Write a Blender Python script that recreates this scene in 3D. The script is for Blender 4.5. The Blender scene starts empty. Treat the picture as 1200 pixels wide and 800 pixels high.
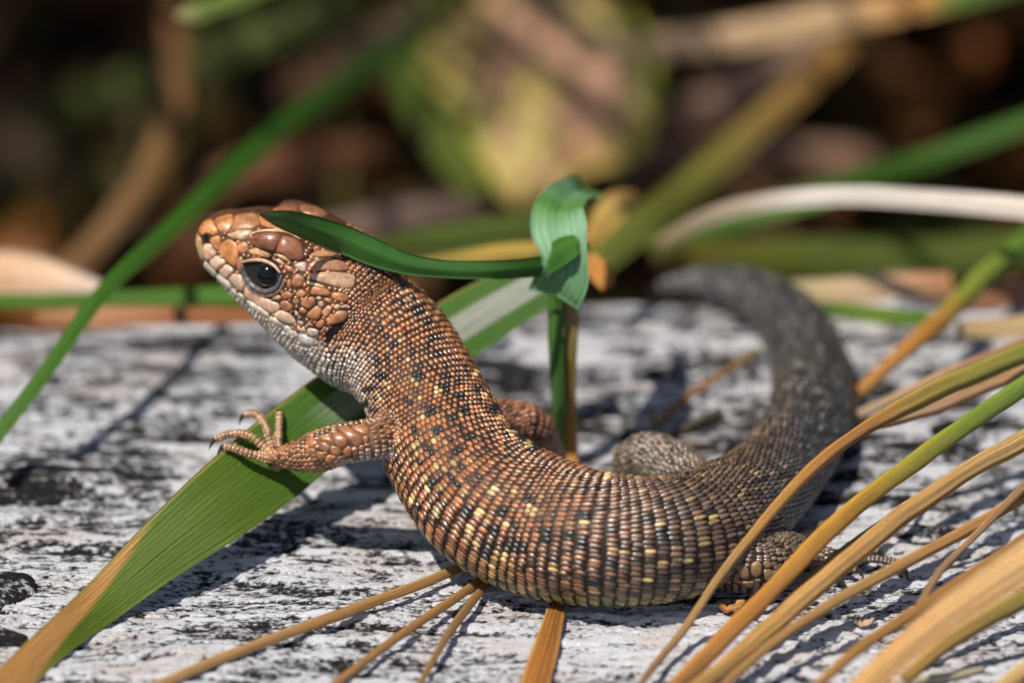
import bpy, bmesh, math, random
import numpy as np
from mathutils import Vector
from mathutils.bvhtree import BVHTree

# ------------------------------------------------------------------ camera, sky, sun
sc = bpy.context.scene
CM = 0.01                                   # the script thinks in centimetres, meshes are stored in metres
PITCH = math.radians(28.0)
D0 = 60.0                                   # lens to plane of sharp focus, cm
S = 8.5 / 1200.0                            # cm per photo pixel in that plane
Rv = np.array([1.0, 0, 0])
Fv = np.array([0, math.cos(PITCH), -math.sin(PITCH)])
Uv = np.array([0, math.sin(PITCH), math.cos(PITCH)])
MID = 300 * S * Uv
CAM = MID - D0 * Fv

cd = bpy.data.cameras.new('camera'); cam = bpy.data.objects.new('camera', cd)
sc.collection.objects.link(cam); sc.camera = cam
cam.location = CAM * CM
cam.rotation_euler = (math.radians(90) - PITCH, 0, 0)
cd.sensor_width = 23.5; cd.lens = 23.5 * D0 / 8.5
cd.clip_start = 0.02; cd.clip_end = 60
cd.dof.use_dof = True
cd.dof.focus_distance = (D0 - 0.02) * CM
cd.dof.aperture_fstop = 8.0
cd.dof.aperture_blades = 9

SUN = np.array([-0.36, -0.28, 0.89]); SUN /= np.linalg.norm(SUN)
w = bpy.data.worlds.new('World'); sc.world = w; w.use_nodes = True
nt = w.node_tree
sky = nt.nodes.new('ShaderNodeTexSky'); sky.sky_type = 'NISHITA'; sky.sun_disc = False
sky.sun_elevation = math.asin(SUN[2]); sky.sun_rotation = math.atan2(SUN[0], SUN[1])
nt.links.new(sky.outputs[0], nt.nodes['Background'].inputs[0])
nt.nodes['Background'].inputs[1].default_value = 0.09
ld = bpy.data.lights.new('sun', 'SUN'); ld.energy = 5.0; ld.angle = math.radians(0.55); ld.color = (1, .95, .86)
lo = bpy.data.objects.new('sun', ld); sc.collection.objects.link(lo)
lo.rotation_euler = Vector(SUN).to_track_quat('Z', 'Y').to_euler()
lo.location = SUN * 2
sc.view_settings.view_transform = 'Standard'; sc.view_settings.look = 'None'
sc.view_settings.exposure = 0.22; sc.view_settings.gamma = 1
sc.cycles.use_denoising = True
sc.cycles.max_bounces = 6

rng = np.random.default_rng(7)
random.seed(7)

# ------------------------------------------------------------------ helpers
def W(px, py, d):
    """photo pixel + depth behind the focus plane (cm) -> point"""
    return CAM + (D0 + d) * (Fv + (px - 600) * S / D0 * Rv + (400 - py) * S / D0 * Uv)
def DG(px, py, z=0.0):
    """depth at which the pixel's ray meets height z"""
    dr = Fv + (px - 600) * S / D0 * Rv + (400 - py) * S / D0 * Uv
    return (z - CAM[2]) / dr[2] - D0
def PX(p):
    """points -> photo pixels"""
    q = np.asarray(p) - CAM
    de = q @ Fv
    return np.stack([600 + (q @ Rv) / de * D0 / S, 400 - (q @ Uv) / de * D0 / S], -1)
def ray(px, py):
    dr = Fv + (px - 600) * S / D0 * Rv + (400 - py) * S / D0 * Uv
    return dr / np.linalg.norm(dr)
def nrm(v):
    v = np.asarray(v, float)
    return v / (np.linalg.norm(v, axis=-1, keepdims=True) + 1e-12)

def hash2(ix, iy, seed):
    h = (ix.astype(np.int64) * 374761393 + iy.astype(np.int64) * 668265263 + seed * 974634777) & 0xFFFFFFFF
    h = ((h ^ (h >> 13)) * 1274126177) & 0xFFFFFFFF
    h = h ^ (h >> 16)
    return (h & 0xFFFF) / 65535.0
def vnoise(x, y, seed=0):
    x = np.asarray(x, float); y = np.asarray(y, float)
    ix = np.floor(x); iy = np.floor(y); fx = x - ix; fy = y - iy
    fx = fx * fx * fx * (fx * (fx * 6 - 15) + 10); fy = fy * fy * fy * (fy * (fy * 6 - 15) + 10)
    a = hash2(ix, iy, seed); b = hash2(ix + 1, iy, seed); c = hash2(ix, iy + 1, seed); d = hash2(ix + 1, iy + 1, seed)
    return (a + (b - a) * fx) * (1 - fy) + (c + (d - c) * fx) * fy
def fbm(x, y, oct=4, seed=0):
    s = 0; a = 1; t = 0
    for k in range(oct):
        s = s + a * vnoise(x + 17.3 * k, y - 9.1 * k, seed + k); t += a; a *= .55
        x = x * 2.03; y = y * 2.03
    return s / t
def smooth(a, b, x):
    t = np.clip((x - a) / (b - a), 0, 1); return t * t * (3 - 2 * t)

def spline(P, n):
    """Catmull-Rom through the rows of P, n samples evenly spaced along the path"""
    P = np.asarray(P, float)
    if len(P) == 2:
        t = np.linspace(0, 1, n)[:, None]; return P[0] * (1 - t) + P[1] * t
    k = np.r_[0, np.cumsum(np.maximum(np.linalg.norm(np.diff(P[:, :3], axis=0), axis=1), 1e-5))]
    m = np.gradient(P, k, axis=0)
    q = np.linspace(0, k[-1], n)
    i = np.clip(np.searchsorted(k, q, side='right') - 1, 0, len(k) - 2)
    h = (k[i + 1] - k[i])[:, None]; t = ((q - k[i])[:, None]) / h
    return ((2*t**3 - 3*t**2 + 1) * P[i] + (t**3 - 2*t**2 + t) * h * m[i]
            + (-2*t**3 + 3*t**2) * P[i + 1] + (t**3 - t**2) * h * m[i + 1])

def build(name, verts, faces, mat=None, parent=None, col=None, lv=None, smooth_sh=True, **props):
    me = bpy.data.meshes.new(name)
    me.from_pydata((np.asarray(verts) * CM).tolist(), [], faces if isinstance(faces, list) else faces.tolist())
    if smooth_sh: me.polygons.foreach_set('use_smooth', [True] * len(me.polygons))
    if col is not None:
        c = np.asarray(col, float)
        if c.ndim == 1: c = np.tile(c, (len(verts), 1))
        c = np.c_[c[:, :3], np.ones(len(c))]
        me.attributes.new('Col', 'FLOAT_COLOR', 'POINT').data.foreach_set('color', c.astype(np.float32).ravel())
    if lv is not None:
        me.attributes.new('lv', 'FLOAT_VECTOR', 'POINT').data.foreach_set('vector', np.asarray(lv, np.float32).ravel())
    me.update()
    o = bpy.data.objects.new(name, me); sc.collection.objects.link(o)
    if mat: me.materials.append(mat)
    if parent: o.parent = parent
    for k, v in props.items(): o[k] = v
    return o
def empty(name, **props):
    o = bpy.data.objects.new(name, None); sc.collection.objects.link(o); o.empty_display_size = .01
    for k, v in props.items(): o[k] = v
    return o
def grid_faces(nu, nv, wrap=False):
    i = np.arange(nu - 1)[:, None]; j = np.arange(nv if wrap else nv - 1)[None, :]
    j2 = (j + 1) % nv
    return np.stack([i * nv + j + 0 * j, i * nv + j2, (i + 1) * nv + j2, (i + 1) * nv + j], -1).reshape(-1, 4)

# ------------------------------------------------------------------ materials
def newmat(name):
    m = bpy.data.materials.new(name); m.use_nodes = True
    n = m.node_tree.nodes; l = m.node_tree.links
    return m, n, l, n['Principled BSDF']
def attr(n, name):
    a = n.new('ShaderNodeAttribute'); a.attribute_name = name; return a
def noise(n, l, vec, scale, detail=4, rough=.55, dist=0):
    t = n.new('ShaderNodeTexNoise'); t.inputs['Scale'].default_value = scale
    t.inputs['Detail'].default_value = detail; t.inputs['Roughness'].default_value = rough
    t.inputs['Distortion'].default_value = dist
    if vec: l.new(vec, t.inputs['Vector'])
    return t
def mapr(n, l, src, a, b, c, d):
    m = n.new('ShaderNodeMapRange'); l.new(src, m.inputs[0])
    for k, v in zip(range(1, 5), (a, b, c, d)): m.inputs[k].default_value = v
    return m.outputs[0]
def mixc(n, l, fac, a, b, mode='MIX'):
    m = n.new('ShaderNodeMix'); m.data_type = 'RGBA'; m.blend_type = mode
    for s, v in ((0, fac), (6, a), (7, b)):
        if hasattr(v, 'links'): l.new(v, m.inputs[s])
        else: m.inputs[s].default_value = v if s == 0 else (*v, 1)
    return m.outputs[2]
def bump(n, l, h, dist, strength=1.0):
    b = n.new('ShaderNodeBump'); b.inputs['Distance'].default_value = dist; b.inputs['Strength'].default_value = strength
    l.new(h, b.inputs['Height']); return b.outputs[0]
def mapping(n, l, vec, sx, sy, sz):
    m = n.new('ShaderNodeMapping'); l.new(vec, m.inputs[0]); m.inputs['Scale'].default_value = (sx, sy, sz); return m.outputs[0]

def mat_blade(name, trans=.35, rough=.42, streak=.35, spots=.0):
    m, n, l, p = newmat(name)
    a = attr(n, 'Col'); v = attr(n, 'lv')
    st = noise(n, l, mapping(n, l, v.outputs['Vector'], .55, 9, 1), 2.4, 5, .62)
    st2 = noise(n, l, mapping(n, l, v.outputs['Vector'], 6, 12, 1), 3.0, 5, .65)
    f = mapr(n, l, st.outputs[0], .3, .7, 1 - streak, 1 + streak)
    c = mixc(n, l, 1, a.outputs['Color'], f, 'MULTIPLY')
    f2 = mapr(n, l, st2.outputs[0], .35, .65, .84, 1.12)
    c = mixc(n, l, 1, c, f2, 'MULTIPLY')
    if spots:
        sp = noise(n, l, mapping(n, l, v.outputs['Vector'], 9, 9, 1), 2.4, 2)
        c = mixc(n, l, mapr(n, l, sp.outputs[0], .63, .70, 0, spots), c, (.03, .018, .01))
    l.new(c, p.inputs['Base Color'])
    rr = mapr(n, l, st2.outputs[0], .3, .7, rough - .08, rough + .12); l.new(rr, p.inputs['Roughness'])
    l.new(bump(n, l, st.outputs[0], .0003, .6), p.inputs['Normal'])
    if trans:
        t = n.new('ShaderNodeBsdfTranslucent'); l.new(c, t.inputs['Color'])
        mx = n.new('ShaderNodeMixShader'); mx.inputs[0].default_value = trans
        l.new(p.outputs[0], mx.inputs[1]); l.new(t.outputs[0], mx.inputs[2])
        l.new(mx.outputs[0], n['Material Output'].inputs[0])
    return m
M_GREEN = mat_blade('green_blade', .38, .46, .28)
M_DRY = mat_blade('dry_stalk', .12, .55, .62, .8)
M_LEAF = mat_blade('litter_leaf', .2, .6, .35, .3)

def mat_scale(name, rough, coat=.0, spec=.5):
    m, n, l, p = newmat(name)
    a = attr(n, 'Col'); g = n.new('ShaderNodeNewGeometry')
    ns = noise(n, l, g.outputs['Position'], 2600, 4, .6)
    n2 = noise(n, l, g.outputs['Position'], 700, 5, .65)
    c = mixc(n, l, 1, a.outputs['Color'], mapr(n, l, ns.outputs[0], .3, .7, .72, 1.22), 'MULTIPLY')
    c = mixc(n, l, 1, c, mapr(n, l, n2.outputs[0], .32, .6, .55, 1.15), 'MULTIPLY')
    l.new(c, p.inputs['Base Color'])
    l.new(mapr(n, l, ns.outputs[0], .3, .7, rough - .1, rough + .12), p.inputs['Roughness'])
    p.inputs['Specular IOR Level'].default_value = spec
    p.inputs['Coat Weight'].default_value = coat; p.inputs['Coat Roughness'].default_value = .22
    l.new(bump(n, l, ns.outputs[0], .00004, .6), p.inputs['Normal'])
    return m
M_SCALE = mat_scale('lizard_scale', .33, .0, .85)
M_PLATE = mat_scale('head_plate', .36, .06, .5)
M_SKIN = mat_scale('lizard_skin', .55, 0, .3)
def mat_plain(name, col, rough, spec=.5, coat=0):
    m, n, l, p = newmat(name)
    g = n.new('ShaderNodeNewGeometry')
    ns = noise(n, l, g.outputs['Position'], 900, 4, .6)
    c = mixc(n, l, 1, col, mapr(n, l, ns.outputs[0], .3, .7, .75, 1.25), 'MULTIPLY')
    l.new(c, p.inputs['Base Color']); p.inputs['Roughness'].default_value = rough
    p.inputs['Specular IOR Level'].default_value = spec; p.inputs['Coat Weight'].default_value = coat
    p.inputs['Coat Roughness'].default_value = .03
    return m
M_EYE = mat_plain('eye_black', (.004, .004, .006), .10, .28, .0)
M_IRIS = mat_plain('iris_brown', (.03, .02, .014), .3)
M_DARK = mat_plain('dark_opening', (.008, .006, .005), .7, .2)
M_CLAW = mat_plain('claw_horn', (.035, .028, .024), .3)

# wood
def mat_wood():
    m, n, l, p = newmat('weathered_wood')
    a = attr(n, 'mask'); b = attr(n, 'tint')
    tc = n.new('ShaderNodeTexCoord')
    v1 = mapping(n, l, tc.outputs['Object'], 1900, 4600, 2600)
    fine = noise(n, l, v1, 1.0, 5, .68, .3)
    v2 = mapping(n, l, tc.outputs['Object'], 230, 2600, 600)
    fib = noise(n, l, v2, 1.0, 4, .6)
    s = n.new('ShaderNodeMath'); s.operation = 'MULTIPLY_ADD'
    l.new(fine.outputs[0], s.inputs[0]); s.inputs[1].default_value = 2.2; l.new(a.outputs['Fac'], s.inputs[2])
    s2 = n.new('ShaderNodeMath'); s2.operation = 'MULTIPLY_ADD'
    l.new(fib.outputs[0], s2.inputs[0]); s2.inputs[1].default_value = 1.0; l.new(s.outputs[0], s2.inputs[2])
    r = n.new('ShaderNodeValToRGB'); cr = r.color_ramp
    f = mapr(n, l, s2.outputs[0], 1.33, 2.93, 0, 1); l.new(f, r.inputs[0])
    cr.elements[0].position = .33; cr.elements[0].color = (.012, .011, .012, 1)
    cr.elements[1].position = .63; cr.elements[1].color = (.76, .75, .78, 1)
    for pos, c in ((.415, (.035, .033, .036)), (.46, (.12, .115, .12)), (.51, (.36, .35, .37))):
        e = cr.elements.new(pos); e.color = (*c, 1)
    c = mixc(n, l, b.outputs['Fac'], r.outputs[0], (.86, .74, .66), 'MULTIPLY')
    l.new(c, p.inputs['Base Color']); p.inputs['Roughness'].default_value = .78
    p.inputs['Specular IOR Level'].default_value = .25
    l.new(bump(n, l, s2.outputs[0], .0004, .9), p.inputs['Normal'])
    return m
M_WOOD = mat_wood()
def mat_soil():
    m, n, l, p = newmat('dark_soil')
    tc = n.new('ShaderNodeTexCoord')
    ns = noise(n, l, tc.outputs['Object'], 60, 6, .65)
    r = n.new('ShaderNodeValToRGB'); l.new(ns.outputs[0], r.inputs[0])
    r.color_ramp.elements[0].position = .35; r.color_ramp.elements[0].color = (.012, .007, .004, 1)
    r.color_ramp.elements[1].position = .7; r.color_ramp.elements[1].color = (.06, .032, .016, 1)
    l.new(r.outputs[0], p.inputs['Base Color']); p.inputs['Roughness'].default_value = .9
    l.new(bump(n, l, ns.outputs[0], .002, .8), p.inputs['Normal'])
    return m
M_SOIL = mat_soil()

# ------------------------------------------------------------------ ground
GZ = -5.0
gx = np.r_[-150, -60, np.linspace(-25, 25, 60), 60, 150]; gy = np.r_[-70, -30, np.linspace(-8, 45, 60), 90, 300]
X, Y = np.meshgrid(gx, gy, indexing='ij')
Z = GZ + (fbm(X * .25, Y * .25, 4, 3) - .5) * 1.4
build('forest_floor', np.stack([X, Y, Z], -1).reshape(-1, 3), grid_faces(len(gx), len(gy)), M_SOIL, kind='structure')

# ------------------------------------------------------------------ log
log_root = empty('weathered_log', label='grey weathered log with bleached and black grain under the lizard', category='log')
def wood_base(x, y):
    yb = y - (4.7 + .08 * x + .25 * (fbm(x * .5, x * 0 + 2, 3, 50) - .5))
    z = np.where(yb > 0, -.34 * np.maximum(yb, 0) ** 1.9, 0.0)
    yf = -4.2 - y
    z = z + np.where(yf > 0, -.3 * np.maximum(yf, 0) ** 1.9, 0.0)
    z = np.maximum(z, -8)
    return z + (fbm(x * .45, y * .8, 3, 11) - .5) * .12
cracks = [(.95, -1.2, 5.2, .16, .05), (1.55, .4, 6, .13, .04), (2.6, 1.0, 6.4, .16, .07), (-.72, 1.6, 6, .10, .028),
          (-1.32, -5, .5, .07, .02), (1.75, -6, -3.0, .16, .05), (1.2, -6, -3.4, .12, .04), (3.1, -6, .5, .12, .06),
          (-.25, -5, -2, .08, .022), (-1.9, -1, 4, .08, .02), (3.9, -2, 5, .16, .07), (.35, 2.2, 6.2, .12, .03), (-2.1, -6, -2, .09, .025)]
def wood(x, y):
    wx = x + .35 * (fbm(x * .7, y * 1.5, 3, 21) - .5); wy = y + .22 * (fbm(x * .8, y * .9, 3, 22) - .5)
    g1 = fbm(wx * .8, wy * 7.5, 4, 31); g2 = fbm(wx * 4.2, wy * 16, 4, 32); sp = fbm(wx * 14, wy * 26, 3, 33)
    big = fbm(wx * .55, wy * 1.0, 3, 34)
    blo = fbm(wx * 2.2, wy * 3.2, 3, 35)
    h = (g1 - .5) * .11 + (g2 - .5) * .036 + (sp - .5) * .03
    mk = .70 + (g1 - .5) * .7 + (g2 - .5) * .8 + (sp - .5) * .8 + (big - .5) * .6
    far = smooth(.6, 2.2, y)
    mk = mk + far * ((blo - .5) * .75 - .10)
    for (y0, x0, x1, dep, wd) in cracks:
        yc = y0 + .16 * (fbm(x * .9, x * 0 + y0 * 7, 3, 60) - .5) + .05 * (vnoise(x * 5, x * 0 + y0, 61) - .5)
        env = smooth(x0, x0 + .8, x) * (1 - smooth(x1 - .8, x1, x)) * smooth(.25, .5, fbm(x * .8, x * 0 + y0 * 3, 2, 63) + .08)
        k = np.exp(-((y - yc) / (wd * (.6 + .8 * vnoise(x * 1.5, x * 0 + y0, 64)))) ** 2) * env
        h = h - dep * k; mk = mk - .55 * k
    return wood_base(x, y) + h, mk, big
nx, ny = 500, 640
xs = np.linspace(-6.6, 6.6, nx); ys = np.r_[np.linspace(-5.5, -2.4, 60)[:-1], np.linspace(-2.4, 5.4, ny - 119), np.linspace(5.4, 9.6, 61)[1:]]
X, Y = np.meshgrid(xs, ys, indexing='ij')
Z, MK, BG = wood(X, Y)
lg = build('wood_surface', np.stack([X, Y, Z], -1).reshape(-1, 3), grid_faces(nx, len(ys)), M_WOOD, log_root)
lg.data.attributes.new('mask', 'FLOAT', 'POINT').data.foreach_set('value', MK.ravel().astype(np.float32))
tint = np.clip(smooth(.52, .72, fbm(X * 1.6, Y * 4, 3, 71)) * .55, 0, 1)
lg.data.attributes.new('tint', 'FLOAT', 'POINT').data.foreach_set('value', tint.ravel().astype(np.float32))
def wz(x, y):
    return float(wood(np.array([x]), np.array([y]))[0][0])

def splinter(px, py, L, Wd, th, ang, lift, seed, name='wood_splinter', mk=.45):
    c = W(px, py, DG(px, py, 0.03))
    n1, n2 = 40, 12
    u = np.linspace(-1, 1, n1); v = np.linspace(-1, 1, n2)
    U2, V2 = np.meshgrid(u, v, indexing='ij')
    half = Wd / 2 * np.sqrt(np.clip(1 - np.abs(U2) ** 2.2, 0, 1)) * (.8 + .5 * vnoise(U2 * 3, V2 * 0 + seed, seed))
    xl = U2 * L / 2; yl = V2 * half + .1 * L * .3 * (vnoise(U2 * 1.5, U2 * 0, seed + 3) - .5)
    ca, sa = math.cos(ang), math.sin(ang)
    x = c[0] + xl * ca - yl * sa; y = c[1] + xl * sa + yl * ca
    top = th * np.sqrt(np.clip(1 - V2 ** 2, 0, 1)) * np.sqrt(np.clip(1 - U2 ** 4, 0, 1))
    zb = wood_base(x, y)
    rough = (fbm(x * 3, y * 22, 4, seed) - .5) * .08
    z = zb - .03 + top + rough + lift * (U2 * .5 + .5)
    zz = zb - .08 + lift * (U2 * .5 + .5) * .7
    vt = np.concatenate([np.stack([x, y, z], -1).reshape(-1, 3), np.stack([x, y, np.minimum(zz, z - .01)], -1).reshape(-1, 3)])
    f = grid_faces(n1, n2); N = n1 * n2
    fs = f.tolist() + (f[:, ::-1] + N).tolist()
    bd = [i * n2 for i in range(n1)] + [(n1 - 1) * n2 + j for j in range(1, n2)] + [i * n2 + n2 - 1 for i in range(n1 - 2, -1, -1)] + [j for j in range(n2 - 2, 0, -1)]
    fs += [[bd[i], bd[i] + N, bd[(i + 1) % len(bd)] + N, bd[(i + 1) % len(bd)]] for i in range(len(bd))]
    o = build(name, vt, fs, M_WOOD, log_root)
    mm = np.r_[(mk + (fbm(x * 2, y * 14, 4, seed + 9) - .5) * 1.5).ravel()] 
    o.data.attributes.new('mask', 'FLOAT', 'POINT').data.foreach_set('value', np.r_[mm, mm * 0 + .2].astype(np.float32))
    o.data.attributes.new('tint', 'FLOAT', 'POINT').data.foreach_set('value', np.full(2 * N, .1, np.float32))
    return o
splinter(75, 560, 1.25, .42, .13, -.04, .03, 5, mk=.36)
splinter(20, 585, 1.0, .3, .10, .06, .0, 6, mk=.4)
splinter(1060, 528, 1.3, .42, .16, -.14, .05, 7, mk=.36)
splinter(1160, 500, 1.1, .38, .15, .05, .02, 8, mk=.5)
splinter(1020, 582, 1.3, .28, .10, .03, .0, 9, mk=.5)
splinter(1090, 622, .7, .2, .08, .02, .04, 10, mk=.6)
splinter(700, 405, 1.6, .5, .12, .02, .0, 12, mk=.75)
splinter(-12, 688, .8, .5, .16, .25, .0, 13, 'bark_lump', mk=.25)
splinter(-14, 742, .7, .34, .10, -.2, .0, 14, 'bark_lump', mk=.25)

# ------------------------------------------------------------------ lizard body
liz = empty('lizard', label='brown scaly lizard with yellow spots and raised head basking on the log', category='lizard')
A = np.array([.912, .410]); NN = np.array([.410, -.912])
st = []      # px, py, depth, half width (px), width aspect, height aspect, exponent
for t, c, hw, wa in ((-7, 8, 7, .9), (-4, 8, 19, .88), (5, 8, 29, .85), (27, 9, 40.5, .86), (46, 10, 50, .9), (70, 11, 58, .97),
                     (92, 12, 66, 1.02), (123, 11, 72, 1.06), (154, 5, 75, 1.06), (185, -3, 78, 1.04)):
    p = np.array([236, 280]) + A * t + NN * c
    st.append((p[0], p[1], .75, hw, wa, 1.0, 2.5))
for r in ((428, 383, .72, 76, 1.02, .98, 2.2), (460, 408, .62, 70, 1.02, .98, 2.1), (488, 447, .5, 67, 1.03, .97, 2.1), (509, 494, .36, 71, 1.04, .96, 2.1),
          (531, 536, .2, 73, 1.05, .95, 2.15), (571, 583, .02, 80, 1.06, .95, 2.2)):
    st.append(r)
for px, py, hw in ((627, 614, 83), (715, 632, 77), (790, 628, 73), (850, 603, 64), (903, 562, 52), (937, 515, 48), (952, 470, 45),
                   (948, 425, 42), (930, 385, 38), (898, 354, 32), (858, 338, 26), (822, 332, 18), (792, 334, 11), (768, 340, 5), (755, 344, 2)):
    st.append((px, py, DG(px, py, hw * S * .97 + .01), hw, 1.05, .95, 2.1))
ST = np.array([np.r_[W(a[0], a[1], a[2]), a[3] * S * (1 + a[2] / D0), a[4], a[5], a[6]] for a in st])
NR = 560
B = spline(ST, NR)
C0 = B[:, :3]; T0 = nrm(np.gradient(C0, axis=0)); up = np.array([0, 0, 1.0])
UP = nrm(up - (T0 @ up)[:, None] * T0); SD = nrm(np.cross(T0, UP))     # SD: animal's ... side
if (SD[NR // 2] @ Fv) > 0: SD = -SD                                    # SD points to the camera side
arc = np.r_[0, np.cumsum(np.linalg.norm(np.diff(C0, axis=0), axis=1))]
def sect(i, th):
    """point on the trunk surface, ring index (float array) i, angle th (0 = back, +pi/2 = camera side)"""
    i = np.clip(i, 0, NR - 1.001); k = i.astype(int); f = (i - k)[:, None]
    c = C0[k] * (1 - f) + C0[k + 1] * f; b = B[k] * (1 - f) + B[k + 1] * f
    u = UP[k] * (1 - f) + UP[k + 1] * f; s = SD[k] * (1 - f) + SD[k + 1] * f
    e = 2 / b[:, 6]
    cs, sn = np.cos(th), np.sin(th)
    x = np.sign(sn) * np.abs(sn) ** e * b[:, 3] * b[:, 4]; z = np.sign(cs) * np.abs(cs) ** e * b[:, 3] * b[:, 5]
    return c + x[:, None] * s + z[:, None] * u
NT = 72
II, TH = np.meshgrid(np.arange(NR, dtype=float), np.linspace(0, 2 * np.pi, NT, endpoint=False), indexing='ij')
tv = sect(II.ravel(), TH.ravel())
allv = [tv]; allf = [grid_faces(NR, NT, True).tolist()]
allf[0] += [list(range(NT))[::-1], [(NR - 1) * NT + j for j in range(NT)]]
nv = len(tv)
def tube_pts(P, n=30, m=16, flat=1.0):
    """P rows: px, py, depth, half width px"""
    Q = spline(np.array([np.r_[W(a[0], a[1], a[2]), a[3] * S] for a in P]), n)
    T = nrm(np.gradient(Q[:, :3], axis=0))
    n0 = nrm(np.cross(T, -Fv)); n1 = np.cross(T, n0)
    th = np.linspace(0, 2 * np.pi, m, endpoint=False)
    v = Q[:, None, :3] + Q[:, None, 3:4] * (np.cos(th)[None, :, None] * n0[:, None] + flat * np.sin(th)[None, :, None] * n1[:, None])
    return v.reshape(-1, 3), Q
def add_closed(v, n, m):
    global nv
    f = grid_faces(n, m, True).tolist() + [list(range(m))[::-1], [(n - 1) * m + j for j in range(m)]]
    allf.append([[k + nv for k in q] for q in f]); allv.append(v); nv += len(v)
def add_ell(c, ax, r, m=16):
    th = np.linspace(.15, np.pi - .15, m); ph = np.linspace(0, 2 * np.pi, m, endpoint=False)
    a, b = np.meshgrid(th, ph, indexing='ij')
    loc = np.stack([np.cos(a) * r[0], np.sin(a) * np.cos(b) * r[1], np.sin(a) * np.sin(b) * r[2]], -1).reshape(-1, 3)
    add_closed(c + loc @ np.asarray(ax), m, m)
limbs = {
 'near_front': [(500, 503, .30, 24), (462, 508, .12, 26), (436, 514, .02, 23), (405, 519, .02, 22.5), (375, 528, .08, 23.5), (348, 534, .2, 17), (328, 534, .32, 10.5), (316, 530, .4, 7)],
 'near_hind': [(815, 625, .25, 40), (848, 652, .02, 38), (880, 660, -.02, 34), (905, 658, .05, 31), (925, 648, .2, 25), (945, 648, .3, 15), (972, 652, .30, 10), (990, 655, .28, 7)],
 'near_hind_shank': [(905, 655, .1, 22), (925, 640, .3, 15), (937, 634, .5, 8)],
 'far_front': [(545, 500, .75, 30), (590, 492, .95, 24), (622, 497, 1.05, 22), (640, 520, 1.35, 17), (648, 545, 1.8, 10), (640, 556, 1.9, 8)],
 'far_hind': [(815, 575, .9, 34), (785, 545, 1.1, 30), (755, 533, 1.25, 26), (738, 540, 1.35, 20), (745, 560, 1.6, 15), (770, 572, 1.75, 9)],
}
F1 = .32
fingers = {
 'near_front': [[(330, 536, F1), (312, 537, F1 + .05), (296, 532, F1 + .02), (284, 529, F1 + .02), (270, 524, F1 + .05), (262, 524, F1 + .08)],
                [(322, 531, F1 + .05), (312, 526, F1 + .05), (300, 515, F1 + .05), (284, 508, F1 + .1), (266, 509, F1 + .15), (252, 515, F1 + .2)],
                [(320, 528, F1 + .15), (315, 512, F1 + .2), (311, 499, F1 + .3), (304, 489, F1 + .4), (294, 484, F1 + .5), (286, 487, F1 + .55)],
                [(326, 528, F1 + .15), (326, 512, F1 + .25), (327, 497, F1 + .35), (327, 483, F1 + .4)],
                [(332, 538, F1 + .1), (326, 546, F1 + .2), (316, 548, F1 + .28), (308, 546, F1 + .32)]],
 'near_hind': [[(930, 638, .42), (937, 627, .6), (950, 622, .75), (963, 615, .85), (973, 612, .95)],
               [(975, 650, .3), (995, 648, .42), (1015, 642, .5), (1030, 646, .48)],
               [(980, 653, .3), (1005, 655, .35), (1030, 655, .34), (1050, 660, .28), (1060, 668, .2)],
               [(975, 655, .3), (990, 664, .22), (1005, 668, .16)],
               [(970, 655, .3), (975, 668, .16), (985, 676, .06)]],
}
limbQ = {}
for k, P in limbs.items():
    v, Q = tube_pts(P, 40, 20); limbQ[k] = Q; add_closed(v, 40, 20)
tips = []
for k, L in fingers.items():
    for P in L:
        n = len(P)
        P4 = [(a, b, c, 4.5 - 1.2 * i / (n - 1) + (.5 if i % 2 else 0)) for i, (a, b, c) in enumerate(P)]
        v, Q = tube_pts(P4, 30, 12); limbQ['finger%d' % len(tips)] = Q; add_closed(v, 30, 12)
        tips.append((Q[-1, :3], nrm(Q[-1, :3] - Q[-4, :3])))
# brow ridges (both sides) and cheek
hi = np.argmin(np.abs(PX(C0)[:, 0] - 333) + np.abs(PX(C0)[:, 1] - 318))
Hc, Ht, Hu, Hs, Hr = C0[hi], T0[hi], UP[hi], SD[hi], B[hi, 3]
for sgn in (-1, 1):
    add_ell(Hc + Ht * .0 + Hu * Hr * (.70 if sgn > 0 else .66) + Hs * sgn * Hr * .62, np.stack([Ht, Hu, Hs]), (.30, .145, .15) if sgn > 0 else (.25, .13, .13))
    add_ell(Hc + Ht * .38 + Hu * Hr * -.1 + Hs * sgn * Hr * .72, np.stack([Ht, Hu, Hs]), (.34, .3, .20))
me = bpy.data.meshes.new('tmp'); me.from_pydata(np.concatenate(allv).tolist(), [], sum(allf, []))
tmp = bpy.data.objects.new('tmp', me); sc.collection.objects.link(tmp)
md = tmp.modifiers.new('r', 'REMESH'); md.mode = 'VOXEL'; md.voxel_size = .0155
ms = tmp.modifiers.new('s', 'SMOOTH'); ms.factor = .5; ms.iterations = 5
dg = bpy.context.evaluated_depsgraph_get()
me2 = bpy.data.meshes.new_from_object(tmp.evaluated_get(dg))
bpy.data.objects.remove(tmp); bpy.data.meshes.remove(me)
bv = np.zeros(len(me2.vertices) * 3); me2.vertices.foreach_get('co', bv); bv = bv.reshape(-1, 3)
bf = [list(p.vertices) for p in me2.polygons]
bpy.data.meshes.remove(me2)
BVH = BVHTree.FromPolygons(bv.tolist(), bf)
def hit(px, py):
    r = ray(px, py)
    loc, no, idx, dist = BVH.ray_cast(Vector(CAM), Vector(r))
    if loc is None:
        loc, no, idx, dist = BVH.find_nearest(Vector(CAM + r * (D0 + .75) / (r @ Fv)))
    no = np.array(no)
    return np.array(loc), (no if no @ r < 0 else -no)

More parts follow.
